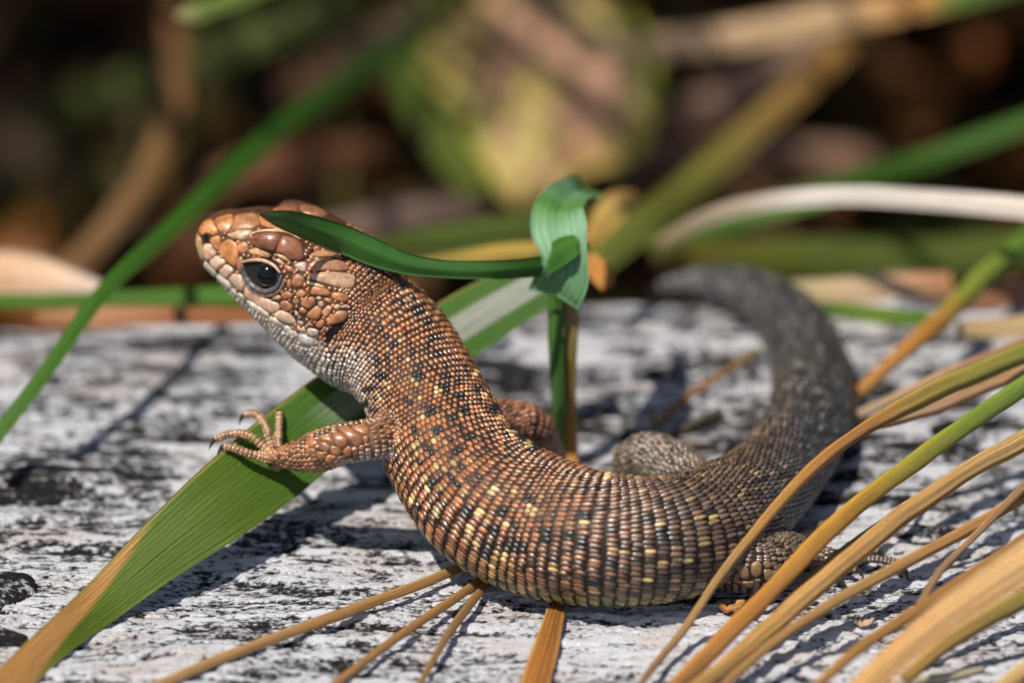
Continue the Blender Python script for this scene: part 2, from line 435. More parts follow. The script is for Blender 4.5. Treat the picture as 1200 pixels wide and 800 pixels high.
# ---- colour of the animal at a surface point (its own pattern, traced as spots on the skin)
yellow = np.array([(470,402,7),(477,421,7),(486,447,7),(490,467,6),(513,456,6),(568,462,7),(556,436,6),(497,487,7),(508,515,8),(454,451,7),(443,464,7),(488,523,6),
 (540,511,5),(585,490,7),(598,507,7),(618,521,7),(531,540,9),(578,577,9),(621,598,9),(687,613,9),(768,616,9),(509,600,8),(548,619,8),(554,636,8),
 (590,612,8),(590,651,8),(660,636,7),(645,666,8),(725,640,7),(762,645,7),(701,675,7),(653,687,7),(741,678,7),(698,690,7),(794,664,7),(546,580,7),(510,544,7),(530,585,7),
 (835,606,7),(802,642,6),(793,666,6),(712,557,6),(744,564,6),(755,678,6),(610,690,7),(575,665,7),(640,642,5),(431,450,6),(436,430,5),(470,560,7),(485,585,7),(500,570,6),(520,630,7),(560,600,6),(600,575,5)], float)
black = np.array([(492,440,7),(522,455,7),(537,463,7),(504,482,7),(560,457,7),(515,505,6),(548,510,7),(536,530,8),(623,586,9),(692,603,10),(762,607,10),(775,624,9),(662,628,8),
 (725,631,7),(596,634,10),(698,682,7),(530,560,8),(545,600,9),(575,620,9),(505,565,8),(520,590,8),(585,598,8),(610,640,8),(640,625,7),(505,530,6),(490,540,6),(520,575,7),
 (466,325,5),(472,336,5),(479,347,5),(492,362,6),(500,377,6),(508,394,6),(516,412,6),(525,440,6),(447,382,5),(440,425,6),(432,455,7),(427,475,6),(455,420,6),(448,440,7),(462,405,6),(835,598,8),
 (580,478,7),(600,498,8),(612,512,8),(628,524,8),(600,640,8),(570,645,8),(680,640,8),(650,655,7),(740,650,8),(786,640,8),(670,672,8),(720,662,7),(455,395,5),(485,500,6),(478,470,5),(545,480,6),(530,490,5)], float)
SNOUT = PX(C0)[0]
CPX = PX(C0)
def skin_color(p, i, th, rnd):
    q = PX(p); x, y = q[:, 0], q[:, 1]
    n = len(p)
    back = smooth(560, 840, x)
    base = np.array([.31, .115, .038]) * (1 - back)[:, None] + np.array([.145, .092, .060]) * back[:, None]
    tail = smooth(840, 960, x) * 1.0
    tl = np.maximum(tail, smooth(NR * .66, NR * .74, i))
    base = base * (1 - tl)[:, None] + np.array([.055, .054, .054]) * tl[:, None]
    # flank: paler, yellow-olive towards the belly
    a = np.abs(th)
    fl = smooth(1.75, 2.35, a) * (1 - tl)
    base = base * (1 - fl)[:, None] + np.array([.36, .29, .10]) * fl[:, None]
    # throat
    tr = smooth(455, 405, x) * smooth(392, 425, y)
    base = base * (1 - tr)[:, None] + np.array([.62, .50, .43]) * tr[:, None]
    jw = smooth(-38, -50, ((q - np.array([236, 280])) @ NN) + .18 * ((q - np.array([236, 280])) @ A - 60)) * (x < 400)
    base = base * (1 - jw)[:, None] + np.array([.58, .50, .43]) * jw[:, None]
    # random mottling per scale, plus pale glints painted on some tail scales
    base = base * (.45 + .95 * rnd[:, 0:1] ** 1.4) * (1 + tl[:, None] * (rnd[:, 1:2] > .8) * 1.2)
    base = base * (1 + (rnd[:, 1:2] - .5) * np.array([.25, 0, -.25]))
    dk = (((q - np.array([236, 280])) @ A) > 195) & (rnd[:, 2] < .05 + .12 * smooth(1.0, 1.5, a) * (1 - tl)) & (tr < .5) & (tl < .6)
    base[dk] *= .22
    gold = (rnd[:, 2] > .955) & (tl < .5) & (tr < .5)
    base[gold] = base[gold] * .5 + np.array([.25, .17, .06])
    for (bx, by, r) in black:
        m = (x - bx) ** 2 + (y - by) ** 2 < (r * (.55 + .5 * rnd[:, 1])) ** 2
        base[m] = np.array([.018, .014, .013])
    for (bx, by, r) in yellow:
        m = (x - bx) ** 2 + (y - by) ** 2 < (r * (.45 + .33 * rnd[:, 1])) ** 2
        base[m] = np.array([.62, .41, .16]) * (.75 + .5 * rnd[m, 0:1])
    return np.clip(base, 0, .9)

# body skin
q = PX(bv)
skc = np.tile(np.array([.028, .017, .011]), (len(bv), 1))
head = smooth(440, 400, q[:, 0] * .9 + q[:, 1] * .15) * (q[:, 1] < 470)
skc = skc * (1 - head)[:, None] + np.array([.075, .030, .014]) * head[:, None]
hn_ = (q - np.array([236, 280])) @ NN; jaw = smooth(-30, -42, hn_ + .12 * ((q - np.array([236, 280])) @ A - 60)) * (q[:, 0] < 380) * (q[:, 1] < 440)
skc = skc * (1 - jaw)[:, None] + np.array([.42, .35, .29]) * jaw[:, None]
fing = (q[:, 0] < 330) & (q[:, 1] > 470)
skc[fing] = np.array([.34, .19, .095])
arm = (q[:, 0] >= 330) & (q[:, 0] < 440) & (q[:, 1] > 492)
skc[arm] = np.array([.12, .05, .022])
pit = ((q[:, 0] - 447) ** 2 / 14 ** 2 + (q[:, 1] - 515) ** 2 / 22 ** 2) < 1
skc[pit] = np.array([.20, .10, .05])
eyep = ((q[:, 0] - 309) ** 2 / 27 ** 2 + (q[:, 1] - 323) ** 2 / 21 ** 2) < 1
skc[eyep] = np.array([.018, .015, .015])
body = build('body', bv, bf, M_SKIN, liz, col=skc)

# ---- head plates traced from the photograph and laid on the head surface
C_SN = (.48, .19, .065); C_LB = (.66, .42, .29); C_CH = (.40, .165, .075); C_BR = (.22, .085, .042); C_PA = (.36, .17, .085); C_CR = (.62, .42, .24); C_LO = (.60, .52, .40)
plates = [
 ([(231,271),(236,280),(237,290),(240,303),(237,305),(233,297),(230,284)], (.46,.29,.13), 1),
 ([(232,270),(240,259),(249,257),(256,272),(249,276),(244,272),(237,276)], C_SN, 1),
 ([(247,279),(257,276),(259,285),(257,294),(250,291),(247,285)], C_SN, 1),
 ([(238,287),(246,286),(254,297),(244,306),(240,303)], C_LB, 1),
 ([(254.5,298.5),(265,307),(261,310),(254,317.5),(245,307)], C_LB, 1.2),
 ([(265,309),(273.5,316),(272,319),(264.5,327),(256,318.5)], C_LB, 1.2),
 ([(275,320),(283,323),(287,332),(284.5,343.5),(267,326.5)], C_LB, 1.2),
 ([(288,334.5),(296,338),(303,343),(315,351),(327,356),(327,362),(320,367),(310,362),(299,355),(286,345)], (.60,.36,.25), 1),
 ([(321,368.5),(329,363.5),(339,366),(347,377),(343.5,380),(333.5,377),(325,373)], C_LB, 1.2),
 ([(347,381),(358,383.5),(359.5,388.6),(350,387)], C_LB, 1),
 ([(361,384),(373,387),(372,393),(364.5,393.6),(360,389.5)], (.55,.43,.33), 1),
 ([(240,306),(244,309),(254,320),(252,325),(244,318),(239,311)], C_LO, 1),
 ([(255,321),(266,328),(271,336),(269,340),(254,326)], C_LO, 1),
 ([(272,337),(284,346),(289,350),(288,354),(270,341)], C_LO, 1),
 ([(290,351),(301,357),(316,368),(314,373),(289,355)], C_LO, 1),
 ([(317,369),(332,379),(331,385),(315,374)], C_LO, 1),
 ([(333,380),(350,390),(349,397),(332,386)], C_LO, 1),
 ([(351,391),(366,396),(368,405),(358,403),(350,398)], (.52,.47,.42), 1),
 ([(260,284),(270,280),(278,287),(279,301),(276,312),(270,309),(263,302),(257,296)], C_SN, 1),
 ([(279,286),(286,283),(291,287),(290,295),(283,297),(279,293)], C_CH, 1),
 ([(278,303),(283,301),(286,310),(284,319),(278,315)], C_CH, 1),
 ([(266,274),(284,270),(297,270),(291,277),(284,281),(270,278)], C_CR, 1),
 ([(250,257),(272,250),(274,262),(268,272),(258,271)], C_SN, 1),
 ([(275,252),(300,249),(305,262),(298,268),(282,269),(271,271),(275,262)], (.38,.17,.075), 1),
 ([(302,249),(330,256),(356,268),(350,273),(338,271),(318,267),(306,264)], C_SN, 1),
 ([(358,269),(372,272),(392,285),(388,291),(372,284),(356,279),(352,274)], C_SN, 1),
 ([(293,279),(305,274),(322,273),(330,276),(326,285),(322,294),(312,291),(300,288),(294,286)], C_BR, 1.6),
 ([(331,277),(344,279),(352,285),(356,295),(357,302),(352,305),(340,304),(331,297),(324,295),(327,286)], C_BR, 1.6),
 ([(291,293),(303,290),(314,296),(318,300),(315,303),(304,299),(294,298)], (.46,.24,.12), 1.6),
 ([(318.5,301),(328.6,303.5),(333.6,308.5),(331,311),(322,305)], (.50,.28,.15), 1.6),
 ([(323,297),(333.6,299.3),(341,305),(339.5,307.7),(329.5,302)], (.5,.28,.15), 1.6),
 ([(335,310),(343,313.5),(345,318.5),(339.5,318.5),(333.6,314)], C_CH, 1.4),
 ([(345,309),(355,307),(359,308.5),(359,318.5),(352,318),(346,313)], (.5,.33,.26), 1.4),
 ([(344,323),(349.5,320.6),(357,325),(355.5,333.6),(348,337),(342,332)], C_CH, 1.4),
 ([(337,328),(340,327),(341.5,333.6),(338.6,338.6),(336.5,333.6)], C_CH, 1.2),
 ([(329,344),(336,341),(343.5,344),(342.7,348.4),(333.5,351)], C_CH, 1.4),
 ([(346,345),(352,339),(358.6,342.6),(357.8,346.7),(351,349)], C_CH, 1.4),
 ([(329,353.5),(337,352),(342.7,357.6),(342.7,362.7),(337,366),(329,360)], C_CH, 1.4),
 ([(343.5,351),(348.6,349),(351,354),(347.7,357.6),(343.5,354)], (.3,.17,.07), 1.3),
 ([(353.6,352),(360,346.7),(369.5,349),(369.5,356),(362,362),(353.6,357.6)], C_CH, 1.5),
 ([(352,360),(358.6,362.7),(357.8,367.7),(351,365)], C_CH, 1.3),
 ([(362,366),(371,357.6),(377,362.7),(375,371),(370,375),(359.5,371)], C_CH, 1.5),
 ([(378.7,363.5),(384.6,357.6),(390,360),(387,367),(380,372.7)], (.46,.22,.11), 1.5),
 ([(373,354),(378,352.6),(380,357),(377,360),(373.7,357.6)], (.45,.28,.2), 1.3),
 ([(370,348.4),(374.5,346.7),(377,350),(373.7,352)], (.45,.35,.3), 1.2),
 ([(379.6,349),(388,350),(387,355),(380.4,352.6)], C_CH, 1.2),
 ([(391,358.5),(396,356.4),(399.7,359),(396,362.7),(392,362)], (.5,.32,.22), 1.3),
 ([(370,381),(373,377),(378.7,373.5),(380.4,379.4),(375.4,385)], C_CH, 1.3),
 ([(345,363.5),(349,366),(350,369.5),(346.5,370)], (.5,.36,.3), 1.1),
 ([(348.6,373.4),(353.6,376),(356,380),(350,379)], (.55,.42,.36), 1.1),
 ([(358.6,377.7),(363.6,376),(367,382),(361,381.5)], (.42,.25,.16), 1.1),
 ([(319,348.4),(325,345),(329,347.6),(327.6,351),(322,351)], (.52,.3,.2), 1.1),
 ([(358.6,337.5),(367,335),(379.5,337),(387,341.7),(386,346.7),(375.4,346),(365,345),(359.5,341.7)], (.42,.16,.06), 1.4),
 ([(389.4,342.8),(398.6,342.8),(410,347),(408.7,352.8),(400,353.6),(389.4,349.5)], (.42,.16,.06), 1.4),
 ([(391,367.6),(397,364),(407.8,365),(407,371.8),(402.8,376),(392,379),(383.5,381),(384,376)], (.44,.19,.085), 1.4),
 ([(400,357.5),(407.8,356.7),(407.8,361),(400,361)], (.45,.28,.2), 1.2),
 ([(361,311),(369,304),(390,303),(404,308),(411,315),(400,318),(382,316),(366,318)], C_PA, 1.3),
 ([(361,322),(367,320),(385,319),(405,320),(417,323),(413,339),(395,336),(378,331),(365,327)], (.46,.27,.16), 1.3),
 ([(360,329),(368,331),(380,335),(379,337),(367,334.5),(361,333)], (.6,.45,.25), 1.2),
 ([(317,247),(333,241),(350,239.5),(350,248),(332,250)], C_BR, 1.4),
 ([(352,239.5),(370,243),(386,252),(375,255),(352,248)], (.28,.12,.06), 1.4),
 ([(361,300),(375,292),(395,297),(403,304),(388,301),(370,302)], C_PA, 1.1),
]
leg_plates = [[(411,500),(420,497),(431,499),(432,508),(426,510),(418,505)], [(394,500),(405,498),(412,503),(424,511),(425,518),(417,525),(409,515),(403,508)],
 [(391,507),(398,507),(406,512),(408,520),(401,527),(394,521),(390,514)], [(389,522),(396,523),(401,529),(396,534),(390,532),(387,526)], [(402,527),(409,522),(413,527),(411,534),(404,534)],
 [(382,534),(390,533),(391,539),(385,543),(381,540)], [(373,519),(381,517),(388,523),(384,530),(376,527)], [(371,512),(380,509),(389,512),(389,518),(380,516)],
 [(372,529),(380,530),(383,536),(375,539),(370,534)], [(425,511),(432,510),(431,519),(427,520)], [(420,523),(426,521),(427,526),(422,529)], [(413,528),(419,527),(419,533),(414,534)],
 [(358,516),(369,513),(373,519),(366,524),(359,521)], [(360,525),(368,525),(371,531),(364,534),(358,530)]]
hind_plates = [[(862,663),(872,660),(878,668),(878,678),(868,677)], [(881,660),(888,657),(893,662),(892,672),(885,676),(880,670)], [(895,668),(902,666),(910,676),(905,684),(897,679)],
 [(894,658),(902,656),(905,663),(898,666)], [(906,662),(916,660),(920,665),(910,669)], [(864,680),(875,681),(884,680),(882,687),(870,687)]]
def chaikin(P, it=1):
    P = np.asarray(P, float)
    for _ in range(it):
        Q = np.roll(P, -1, 0); P = np.stack([.8 * P + .2 * Q, .2 * P + .8 * Q], 1).reshape(-1, 2)
    return P
polys = []
def plate(name, P, col, h, mat=M_PLATE):
    P = np.asarray(P, float); c = P.mean(0); P = c + (P - c) * (1 + 1.1 / (np.linalg.norm(P - c, axis=1, keepdims=True) + 1)); polys.append(P)
    R = chaikin(P, 1); c = R.mean(0); m = len(R)
    size = np.sqrt(abs(np.sum(R[:, 0] * np.roll(R[:, 1], -1) - R[:, 1] * np.roll(R[:, 0], -1))) / 2)
    hh = .0085 * h * min(1.5, .5 + size / 14)
    V = []; ok = None
    px1 = 1 - 1.0 / max(size, 4)
    for f, z in ((.99, -.012), (px1, .35), (px1 - .10, .85), (px1 - .32, 1.15), (px1 * .3, 1.3), (0, 1.35)):
        for r in (R if f else R[:1]):
            g = hit(*(c + (r - c) * f))
            if g is None: g = ok
            if g is None: return None
            ok = g
            V.append(g[0] + g[1] * hh * z)
    F = []
    for k in range(4):
        F += [[k * m + j, k * m + (j + 1) % m, (k + 1) * m + (j + 1) % m, (k + 1) * m + j] for j in range(m)]
    F += [[4 * m + j, 4 * m + (j + 1) % m, 5 * m] for j in range(m)]
    V = np.array(V)
    cc = np.array(col) * (.88 + .24 * rng.random())
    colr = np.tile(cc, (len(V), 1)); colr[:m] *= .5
    return build(name, V, F, mat, liz, col=colr)
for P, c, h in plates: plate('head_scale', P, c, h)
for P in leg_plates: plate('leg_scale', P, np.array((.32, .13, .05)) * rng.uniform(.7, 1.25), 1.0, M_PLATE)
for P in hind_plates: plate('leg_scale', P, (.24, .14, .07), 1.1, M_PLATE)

# ---- eye, lids, nostril, ear
eh = hit(311.5, 322)
ec = eh[0] - eh[1] * .058; r = .122
def sphere(c, r, ax, m=24, k=16, squash=1.0):
    th = np.linspace(1e-3, np.pi, k); ph = np.linspace(0, 2 * np.pi, m, endpoint=False)
    a, b = np.meshgrid(th, ph, indexing='ij')
    loc = np.stack([np.sin(a) * np.cos(b), np.sin(a) * np.sin(b), np.cos(a) * squash], -1).reshape(-1, 3) * r
    return c + loc @ ax, grid_faces(k, m, True)
en = nrm(eh[1] * .6 - ray(311, 322) * .55); e1 = nrm(np.cross(en, Uv)); e2 = np.cross(en, e1); AX = np.stack([e1, e2, en])
v, f = sphere(ec, r, AX, 32, 24); eye = build('eye', v, f, M_EYE, liz)
def ring(name, c, ax, R, rt, mat, parent, lift, col=None):
    m, k = 40, 8
    a, b = np.meshgrid(np.linspace(0, 2 * np.pi, m, endpoint=False), np.linspace(0, 2 * np.pi, k, endpoint=False), indexing='ij')
    rad = R + rt * np.cos(b)
    loc = np.stack([rad * np.cos(a), rad * np.sin(a), lift + rt * np.sin(b) * .8], -1).reshape(-1, 3)
    i = np.arange(m)[:, None]; j = np.arange(k)[None]
    f = np.stack([i * k + j, i * k + (j + 1) % k, ((i + 1) % m) * k + (j + 1) % k, ((i + 1) % m) * k + j], -1).reshape(-1, 4)
    return build(name, c + loc @ ax, f, mat, parent, col=col)
ring('iris', ec, AX, .092, .005, M_IRIS, eye, .080)
def ridge(name, P, rad, col, lift, mat=M_PLATE, bead=0):
    H = [hit(*p) for p in spline(np.c_[np.array(P, float), np.zeros(len(P))], 36)[:, :2]]
    c = np.array([h[0] + h[1] * lift for h in H]); T = nrm(np.gradient(c, axis=0)); n = np.array([h[1] for h in H])
    n0 = nrm(np.cross(T, n)); th = np.linspace(0, 2 * np.pi, 10, endpoint=False)
    rr = rad * np.sin(np.linspace(.25, np.pi - .25, 36)) ** .5 * (1 + (.35 * np.abs(np.sin(np.linspace(0, np.pi * bead, 36))) if bead else 0))
    v = c[:, None] + rr[:, None, None] * (np.cos(th)[None, :, None] * n0[:, None] + np.sin(th)[None, :, None] * n[:, None])
    f = grid_faces(36, 10, True).tolist() + [list(range(10))[::-1], [350 + j for j in range(10)]]
    return build(name, v.reshape(-1, 3), f, mat, liz, col=np.array(col))
ridge('eyelid', [(284, 307), (298, 304.5), (312, 306), (322, 311), (330, 320)], .017, (.46, .28, .17), .022)
ridge('eyelid', [(284, 309), (290, 326), (300, 337), (313, 341), (325, 336), (331, 322)], .022, (.10, .085, .085), .01, bead=9)
ridge('eyelid', [(283, 312), (287, 328), (298, 341), (313, 346), (328, 340), (334, 326)], .016, (.2, .13, .10), .004, bead=11)
ridge('brow_ridge', [(291, 276), (305, 271.5), (322, 271), (340, 274), (352, 281)], .013, (.6, .36, .2), .006)
def patch(name, P, mat, depth, rim):
    P = chaikin(P, 2); c = P.mean(0); m = len(P); V = []
    for f, z in ((1.12, -.005), (1.0, rim), (.86, rim * .2), (.6, .001), (0, .0012)):
        for p in (P if f else P[:1]):
            g = hit(*(c + (p - c) * f)); V.append(g[0] + g[1] * z)
    F = []
    for k in range(3): F += [[k * m + j, k * m + (j + 1) % m, (k + 1) * m + (j + 1) % m, (k + 1) * m + j] for j in range(m)]
    F += [[3 * m + j, 3 * m + (j + 1) % m, 4 * m] for j in range(m)]
    polys.append(P)
    return build(name, np.array(V), F, mat, liz)
patch('ear_opening', [(379.7,393.6),(387.7,383.5),(397,379.5),(403.6,378),(400,387),(392,396),(383.5,401)], M_DARK, .05, .004)
patch('nostril', [(238.5,275.5),(243,274),(245.5,278),(244,283),(240,284)], M_DARK, .03, .004)
polys.append(np.array([(283, 306), (300, 300), (322, 306), (334, 322), (326, 342), (310, 348), (294, 340)], float))

# ---- small scales over trunk, tail, limbs: one mesh, thousands of pieces
def inpoly(q, P):
    x, y = q[:, 0], q[:, 1]; r = np.zeros(len(q), bool); j = len(P) - 1
    for i in range(len(P)):
        c = ((P[i, 1] > y) != (P[j, 1] > y)) & (x < (P[j, 0] - P[i, 0]) * (y - P[i, 1]) / (P[j, 1] - P[i, 1] + 1e-9) + P[i, 0])
        r ^= c; j = i
    return r
rec = []   # centre, e1 (tailwards), normal, length, width, height, colour, keel
tailstart = NR * .66
ringpos = []; u = arc[np.argmin(np.abs(CPX[:, 0] - 262))] ; kk = 0
def at_arc(a): return np.interp(a, arc, np.arange(NR))
uN = arc[np.argmin(np.abs(CPX[:, 0] - 470) + np.abs(CPX[:, 1] - 408))]
uB = arc[np.argmin(np.abs(CPX[:, 0] - 571) + np.abs(CPX[:, 1] - 582))]
uT = arc[np.argmin(np.abs(CPX[:, 0] - 903) + np.abs(CPX[:, 1] - 562))]
P_, I_, TH_, L_, WD_, K_ = [], [], [], [], [], []
while u < arc[-1] - .05:
    fi = float(at_arc(u)); rad = B[int(fi), 3]
    sp = float(np.interp(u, [0, uN, (uN + uB) / 2, uB, uT, uT + 1.5, arc[-1]], [.042, .043, .050, .074, .080, .105, .09]))
    wd = float(np.interp(u, [0, uN, uB, uT, arc[-1]], [.042, .043, .046, .042, .036]))
    n = max(8, 10 * int(round(2 * np.pi * rad / wd / 10)))
    th = (np.arange(n) + (.5 if kk % 2 else 0)) / n * 2 * np.pi - np.pi
    jit = .17 if u > uN else .28
    # on the curve the inner flank has its rows squeezed, so thin them
    ii = np.full(n, fi) + rng.normal(0, jit, n) * sp / (arc[1] + 1e-9) * .35
    th = th + rng.normal(0, jit, n) * 2 * np.pi / n * .4
    P_.append(sect(ii, th)); I_.append(ii); TH_.append(th); L_.append(np.full(n, sp)); WD_.append(np.full(n, 2 * np.pi * rad / n))
    K_.append(np.full(n, float(np.interp(u, [0, uN, uB, uT], [0, .15, .5, 1]))))
    u += sp; kk += 1
P_ = np.concatenate(P_); I_ = np.concatenate(I_); TH_ = np.concatenate(TH_); L_ = np.concatenate(L_); WD_ = np.concatenate(WD_); K_ = np.concatenate(K_)
Tn = T0[np.clip(np.round(I_).astype(int), 0, NR - 1)]
# local stretch of the rings: inner side of bends is shorter
nxt = sect(I_ + 1.0, TH_); stretch = np.linalg.norm(nxt - sect(I_, TH_), axis=1) / (arc[-1] / (NR - 1))
L_ = L_ * np.clip(stretch, .55, 1.8)
keep = np.ones(len(P_), bool)
for k, Q in limbQ.items():
    if k.startswith('finger'): continue
    for s in range(0, len(Q), 2):
        keep &= np.linalg.norm(P_ - Q[s, :3], axis=1) > Q[s, 3] * .95
qp = PX(P_)
headm = qp[:, 0] < 450
near = (P_ - C0[np.clip(np.round(I_).astype(int), 0, NR - 1)]) @ (-Fv) > -.1
for P in polys:
    ins = inpoly(qp, P); keep &= ~(ins & near)
# on the head only where the photograph shows small scales
hx = (qp - np.array([236, 280])) @ A; hn = (qp - np.array([236, 280])) @ NN
keep &= ~((hn > 34 + .1 * hx) & (hx < 150))
CN = np.concatenate([C0[np.clip(np.round(I_).astype(int), 0, NR - 1)]])
data = dict(p=P_[keep], t=Tn[keep], l=L_[keep], w=WD_[keep], k=K_[keep], c=skin_color(P_[keep], I_[keep], TH_[keep], rng.random((keep.sum(), 3))), out=(P_ - CN)[keep])
D = [data]
# limbs
trunkC = C0[::6]; trunkR = B[::6, 3] * .86
for k in limbs:
    Q = limbQ[k]; a = np.r_[0, np.cumsum(np.linalg.norm(np.diff(Q[:, :3], axis=0), axis=1))]
    T = nrm(np.gradient(Q[:, :3], axis=0)); n0 = nrm(np.cross(T, -Fv)); n1 = np.cross(T, n0)
    u = .02; kk = 0; pp, tt, ll, ww, oo = [], [], [], [], []
    while u < a[-1]:
        i = min(len(Q) - 1, int(np.interp(u, a, np.arange(len(Q))))); r_ = Q[i, 3]
        wd = .052 if k == 'far_hind' else .040; n = max(6, int(2 * np.pi * r_ / wd)); th = (np.arange(n) + .5 * (kk % 2)) / n * 2 * np.pi + rng.normal(0, .03, n)
        c = np.array([np.interp(u, a, Q[:, j]) for j in range(3)])
        o = np.cos(th)[:, None] * n0[i] + np.sin(th)[:, None] * n1[i]
        pp.append(c + o * r_); tt.append(np.tile(T[i], (n, 1))); ll.append(np.full(n, .056)); ww.append(np.full(n, 2 * np.pi * r_ / n)); oo.append(o * r_)
        u += .044; kk += 1
    pp = np.concatenate(pp); tt = np.concatenate(tt); ll = np.concatenate(ll); ww = np.concatenate(ww); oo = np.concatenate(oo)
    kp = np.ones(len(pp), bool)
    for c, r_ in zip(trunkC, trunkR): kp &= np.linalg.norm(pp - c, axis=1) > r_
    qq = PX(pp); nr = oo @ (-Fv) > -.05
    for P in polys: kp &= ~(inpoly(qq, P) & nr)
    rn = rng.random((len(pp), 3))
    cb = {'near_front': (.29, .125, .052), 'far_front': (.30, .12, .06), 'near_hind': (.17, .11, .075), 'near_hind_shank': (.17, .12, .08), 'far_hind': (.17, .125, .09)}[k]
    cc = np.array(cb) * (.65 + .7 * rn[:, :1])
    if k == 'near_front':
        lo_ = smooth(0, .15, -(oo @ Uv)) * smooth(380, 430, qq[:, 0]); cc = cc * (1 - lo_)[:, None] + np.array([.45, .36, .3]) * lo_[:, None]
    cc[rn[:, 2] < .12] *= .25
    D.append(dict(p=pp[kp], t=tt[kp], l=ll[kp], w=ww[kp], k=np.full(kp.sum(), .3), c=cc[kp], out=oo[kp]))
for k, Q in limbQ.items():
    if not k.startswith('finger'): continue
    T = nrm(np.gradient(Q[:, :3], axis=0)); a = np.r_[0, np.cumsum(np.linalg.norm(np.diff(Q[:, :3], axis=0), axis=1))]
    n0 = nrm(np.cross(T, -Fv)); n1 = np.cross(T, n0); u = .03; pp, tt, oo = [], [], []
    while u < a[-1] - .01:
        i = min(len(Q) - 1, int(np.interp(u, a, np.arange(len(Q))))); c = np.array([np.interp(u, a, Q[:, j]) for j in range(3)])
        for th in np.arange(5) / 5 * 2 * np.pi:
            o = math.cos(th) * n0[i] + math.sin(th) * n1[i]; pp.append(c + o * Q[i, 3]); tt.append(T[i]); oo.append(o)
        u += .036
    pp = np.array(pp); rn = rng.random((len(pp), 1)); q = PX(pp)
    cb = np.where((q[:, 0] < 400)[:, None], np.array([.40, .22, .11]), np.array([.14, .10, .075])) * (.75 + .5 * rn)
    D.append(dict(p=pp, t=np.array(tt), l=np.full(len(pp), .038), w=np.full(len(pp), .040), k=np.full(len(pp), 0.), c=cb, out=np.array(oo)))
G = {k: np.concatenate([d[k] for d in D]) for k in D[0]}
NS = len(G['p'])
cen = np.zeros((NS, 3)); nn = np.zeros((NS, 3)); okk = np.ones(NS, bool)
for i in range(NS):
    loc, no, idx, dist = BVH.find_nearest(Vector(G['p'][i]))
    cen[i] = loc; no = np.array(no)
    nn[i] = no if no @ G['out'][i] > 0 else -no
    if dist > .14: okk[i] = False
t1 = nrm(G['t'] - np.sum(G['t'] * nn, 1)[:, None] * nn); t2 = np.cross(nn, t1)
# template: 8-gon rim, raised inner ring, crest; keeled ones get a narrow crest
ang = np.arange(8) / 8 * 2 * np.pi
def se(c, e): return np.sign(c) * np.abs(c) ** e
ang = ang + np.pi / 8
tx = np.r_[se(np.cos(ang), .85) * .5, se(np.cos(ang), .85) * .37 + .04, .12]; ty = np.r_[se(np.sin(ang), .85) * .5, se(np.sin(ang), .85) * .37, 0]
hz_round = np.r_[np.full(8, -.12), np.full(8, .62) + .10 * np.cos(ang), .95]
hz_keel = np.r_[np.full(8, -.12), .50 + .22 * np.cos(ang) - .10 * (np.abs(np.sin(ang)) > .7), .95]
dors = np.clip(nn[:, 2], 0, 1) ** 1.5 * (G['k'] > .2)
Lm = G['l'] * (1.06 - .06 * G['k'] + .28 * dors); Wm = G['w'] * 1.06; Hm = np.minimum(Lm, Wm) * (.34 + .04 * G['k']) * (.7 + .6 * rng.random(NS))
tz = hz_round[None] * (1 - G['k'])[:, None] + hz_keel[None] * G['k'][:, None]
ex = tx[None] * Lm[:, None]; ey = ty[None] * Wm[:, None] * 1.02; ez = tz * Hm[:, None]
tilt = (tx[None] * (.20 * G['k'] + .10 * dors)[:, None]) * Lm[:, None]
point = np.clip(tx, 0, 1)[None] * 1.2 * dors[:, None]; ey = ey * (1 - point)
V = cen[:, None] + ex[..., None] * t1[:, None] + ey[..., None] * t2[:, None] + (ez + tilt)[..., None] * nn[:, None]
tf = [[j, (j + 1) % 8, 8 + (j + 1) % 8, 8 + j] for j in range(8)]; tq = [[8 + j, 8 + (j + 1) % 8, 16] for j in range(8)]
sel = np.where(okk)[0]; V = V[sel]
off = (np.arange(len(sel)) * 17)[:, None, None]
F = (np.array(tf)[None] + off).reshape(-1, 4).tolist() + (np.array(tq)[None] + off).reshape(-1, 3).tolist()
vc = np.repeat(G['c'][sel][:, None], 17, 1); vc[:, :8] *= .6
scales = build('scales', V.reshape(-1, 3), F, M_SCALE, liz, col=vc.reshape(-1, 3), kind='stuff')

# claws
for (p, t) in tips:
    dn = nrm(t + np.array([0, 0, -.55])); n0 = nrm(np.cross(dn, Fv)); n1 = np.cross(dn, n0)
    V = []; ths = np.arange(8) / 8 * 2 * np.pi
    for k in range(7):
        s_ = k / 6; c = p + t * .065 * s_ + np.array([0, 0, -.07]) * s_ ** 2; r_ = .026 * (1 - s_) ** .8 + .002
        V += [c + r_ * (math.cos(a) * n0 + math.sin(a) * n1) for a in ths]
    build('claw', np.array(V), grid_faces(7, 8, True).tolist() + [[48 + j for j in range(8)]], M_CLAW, liz)

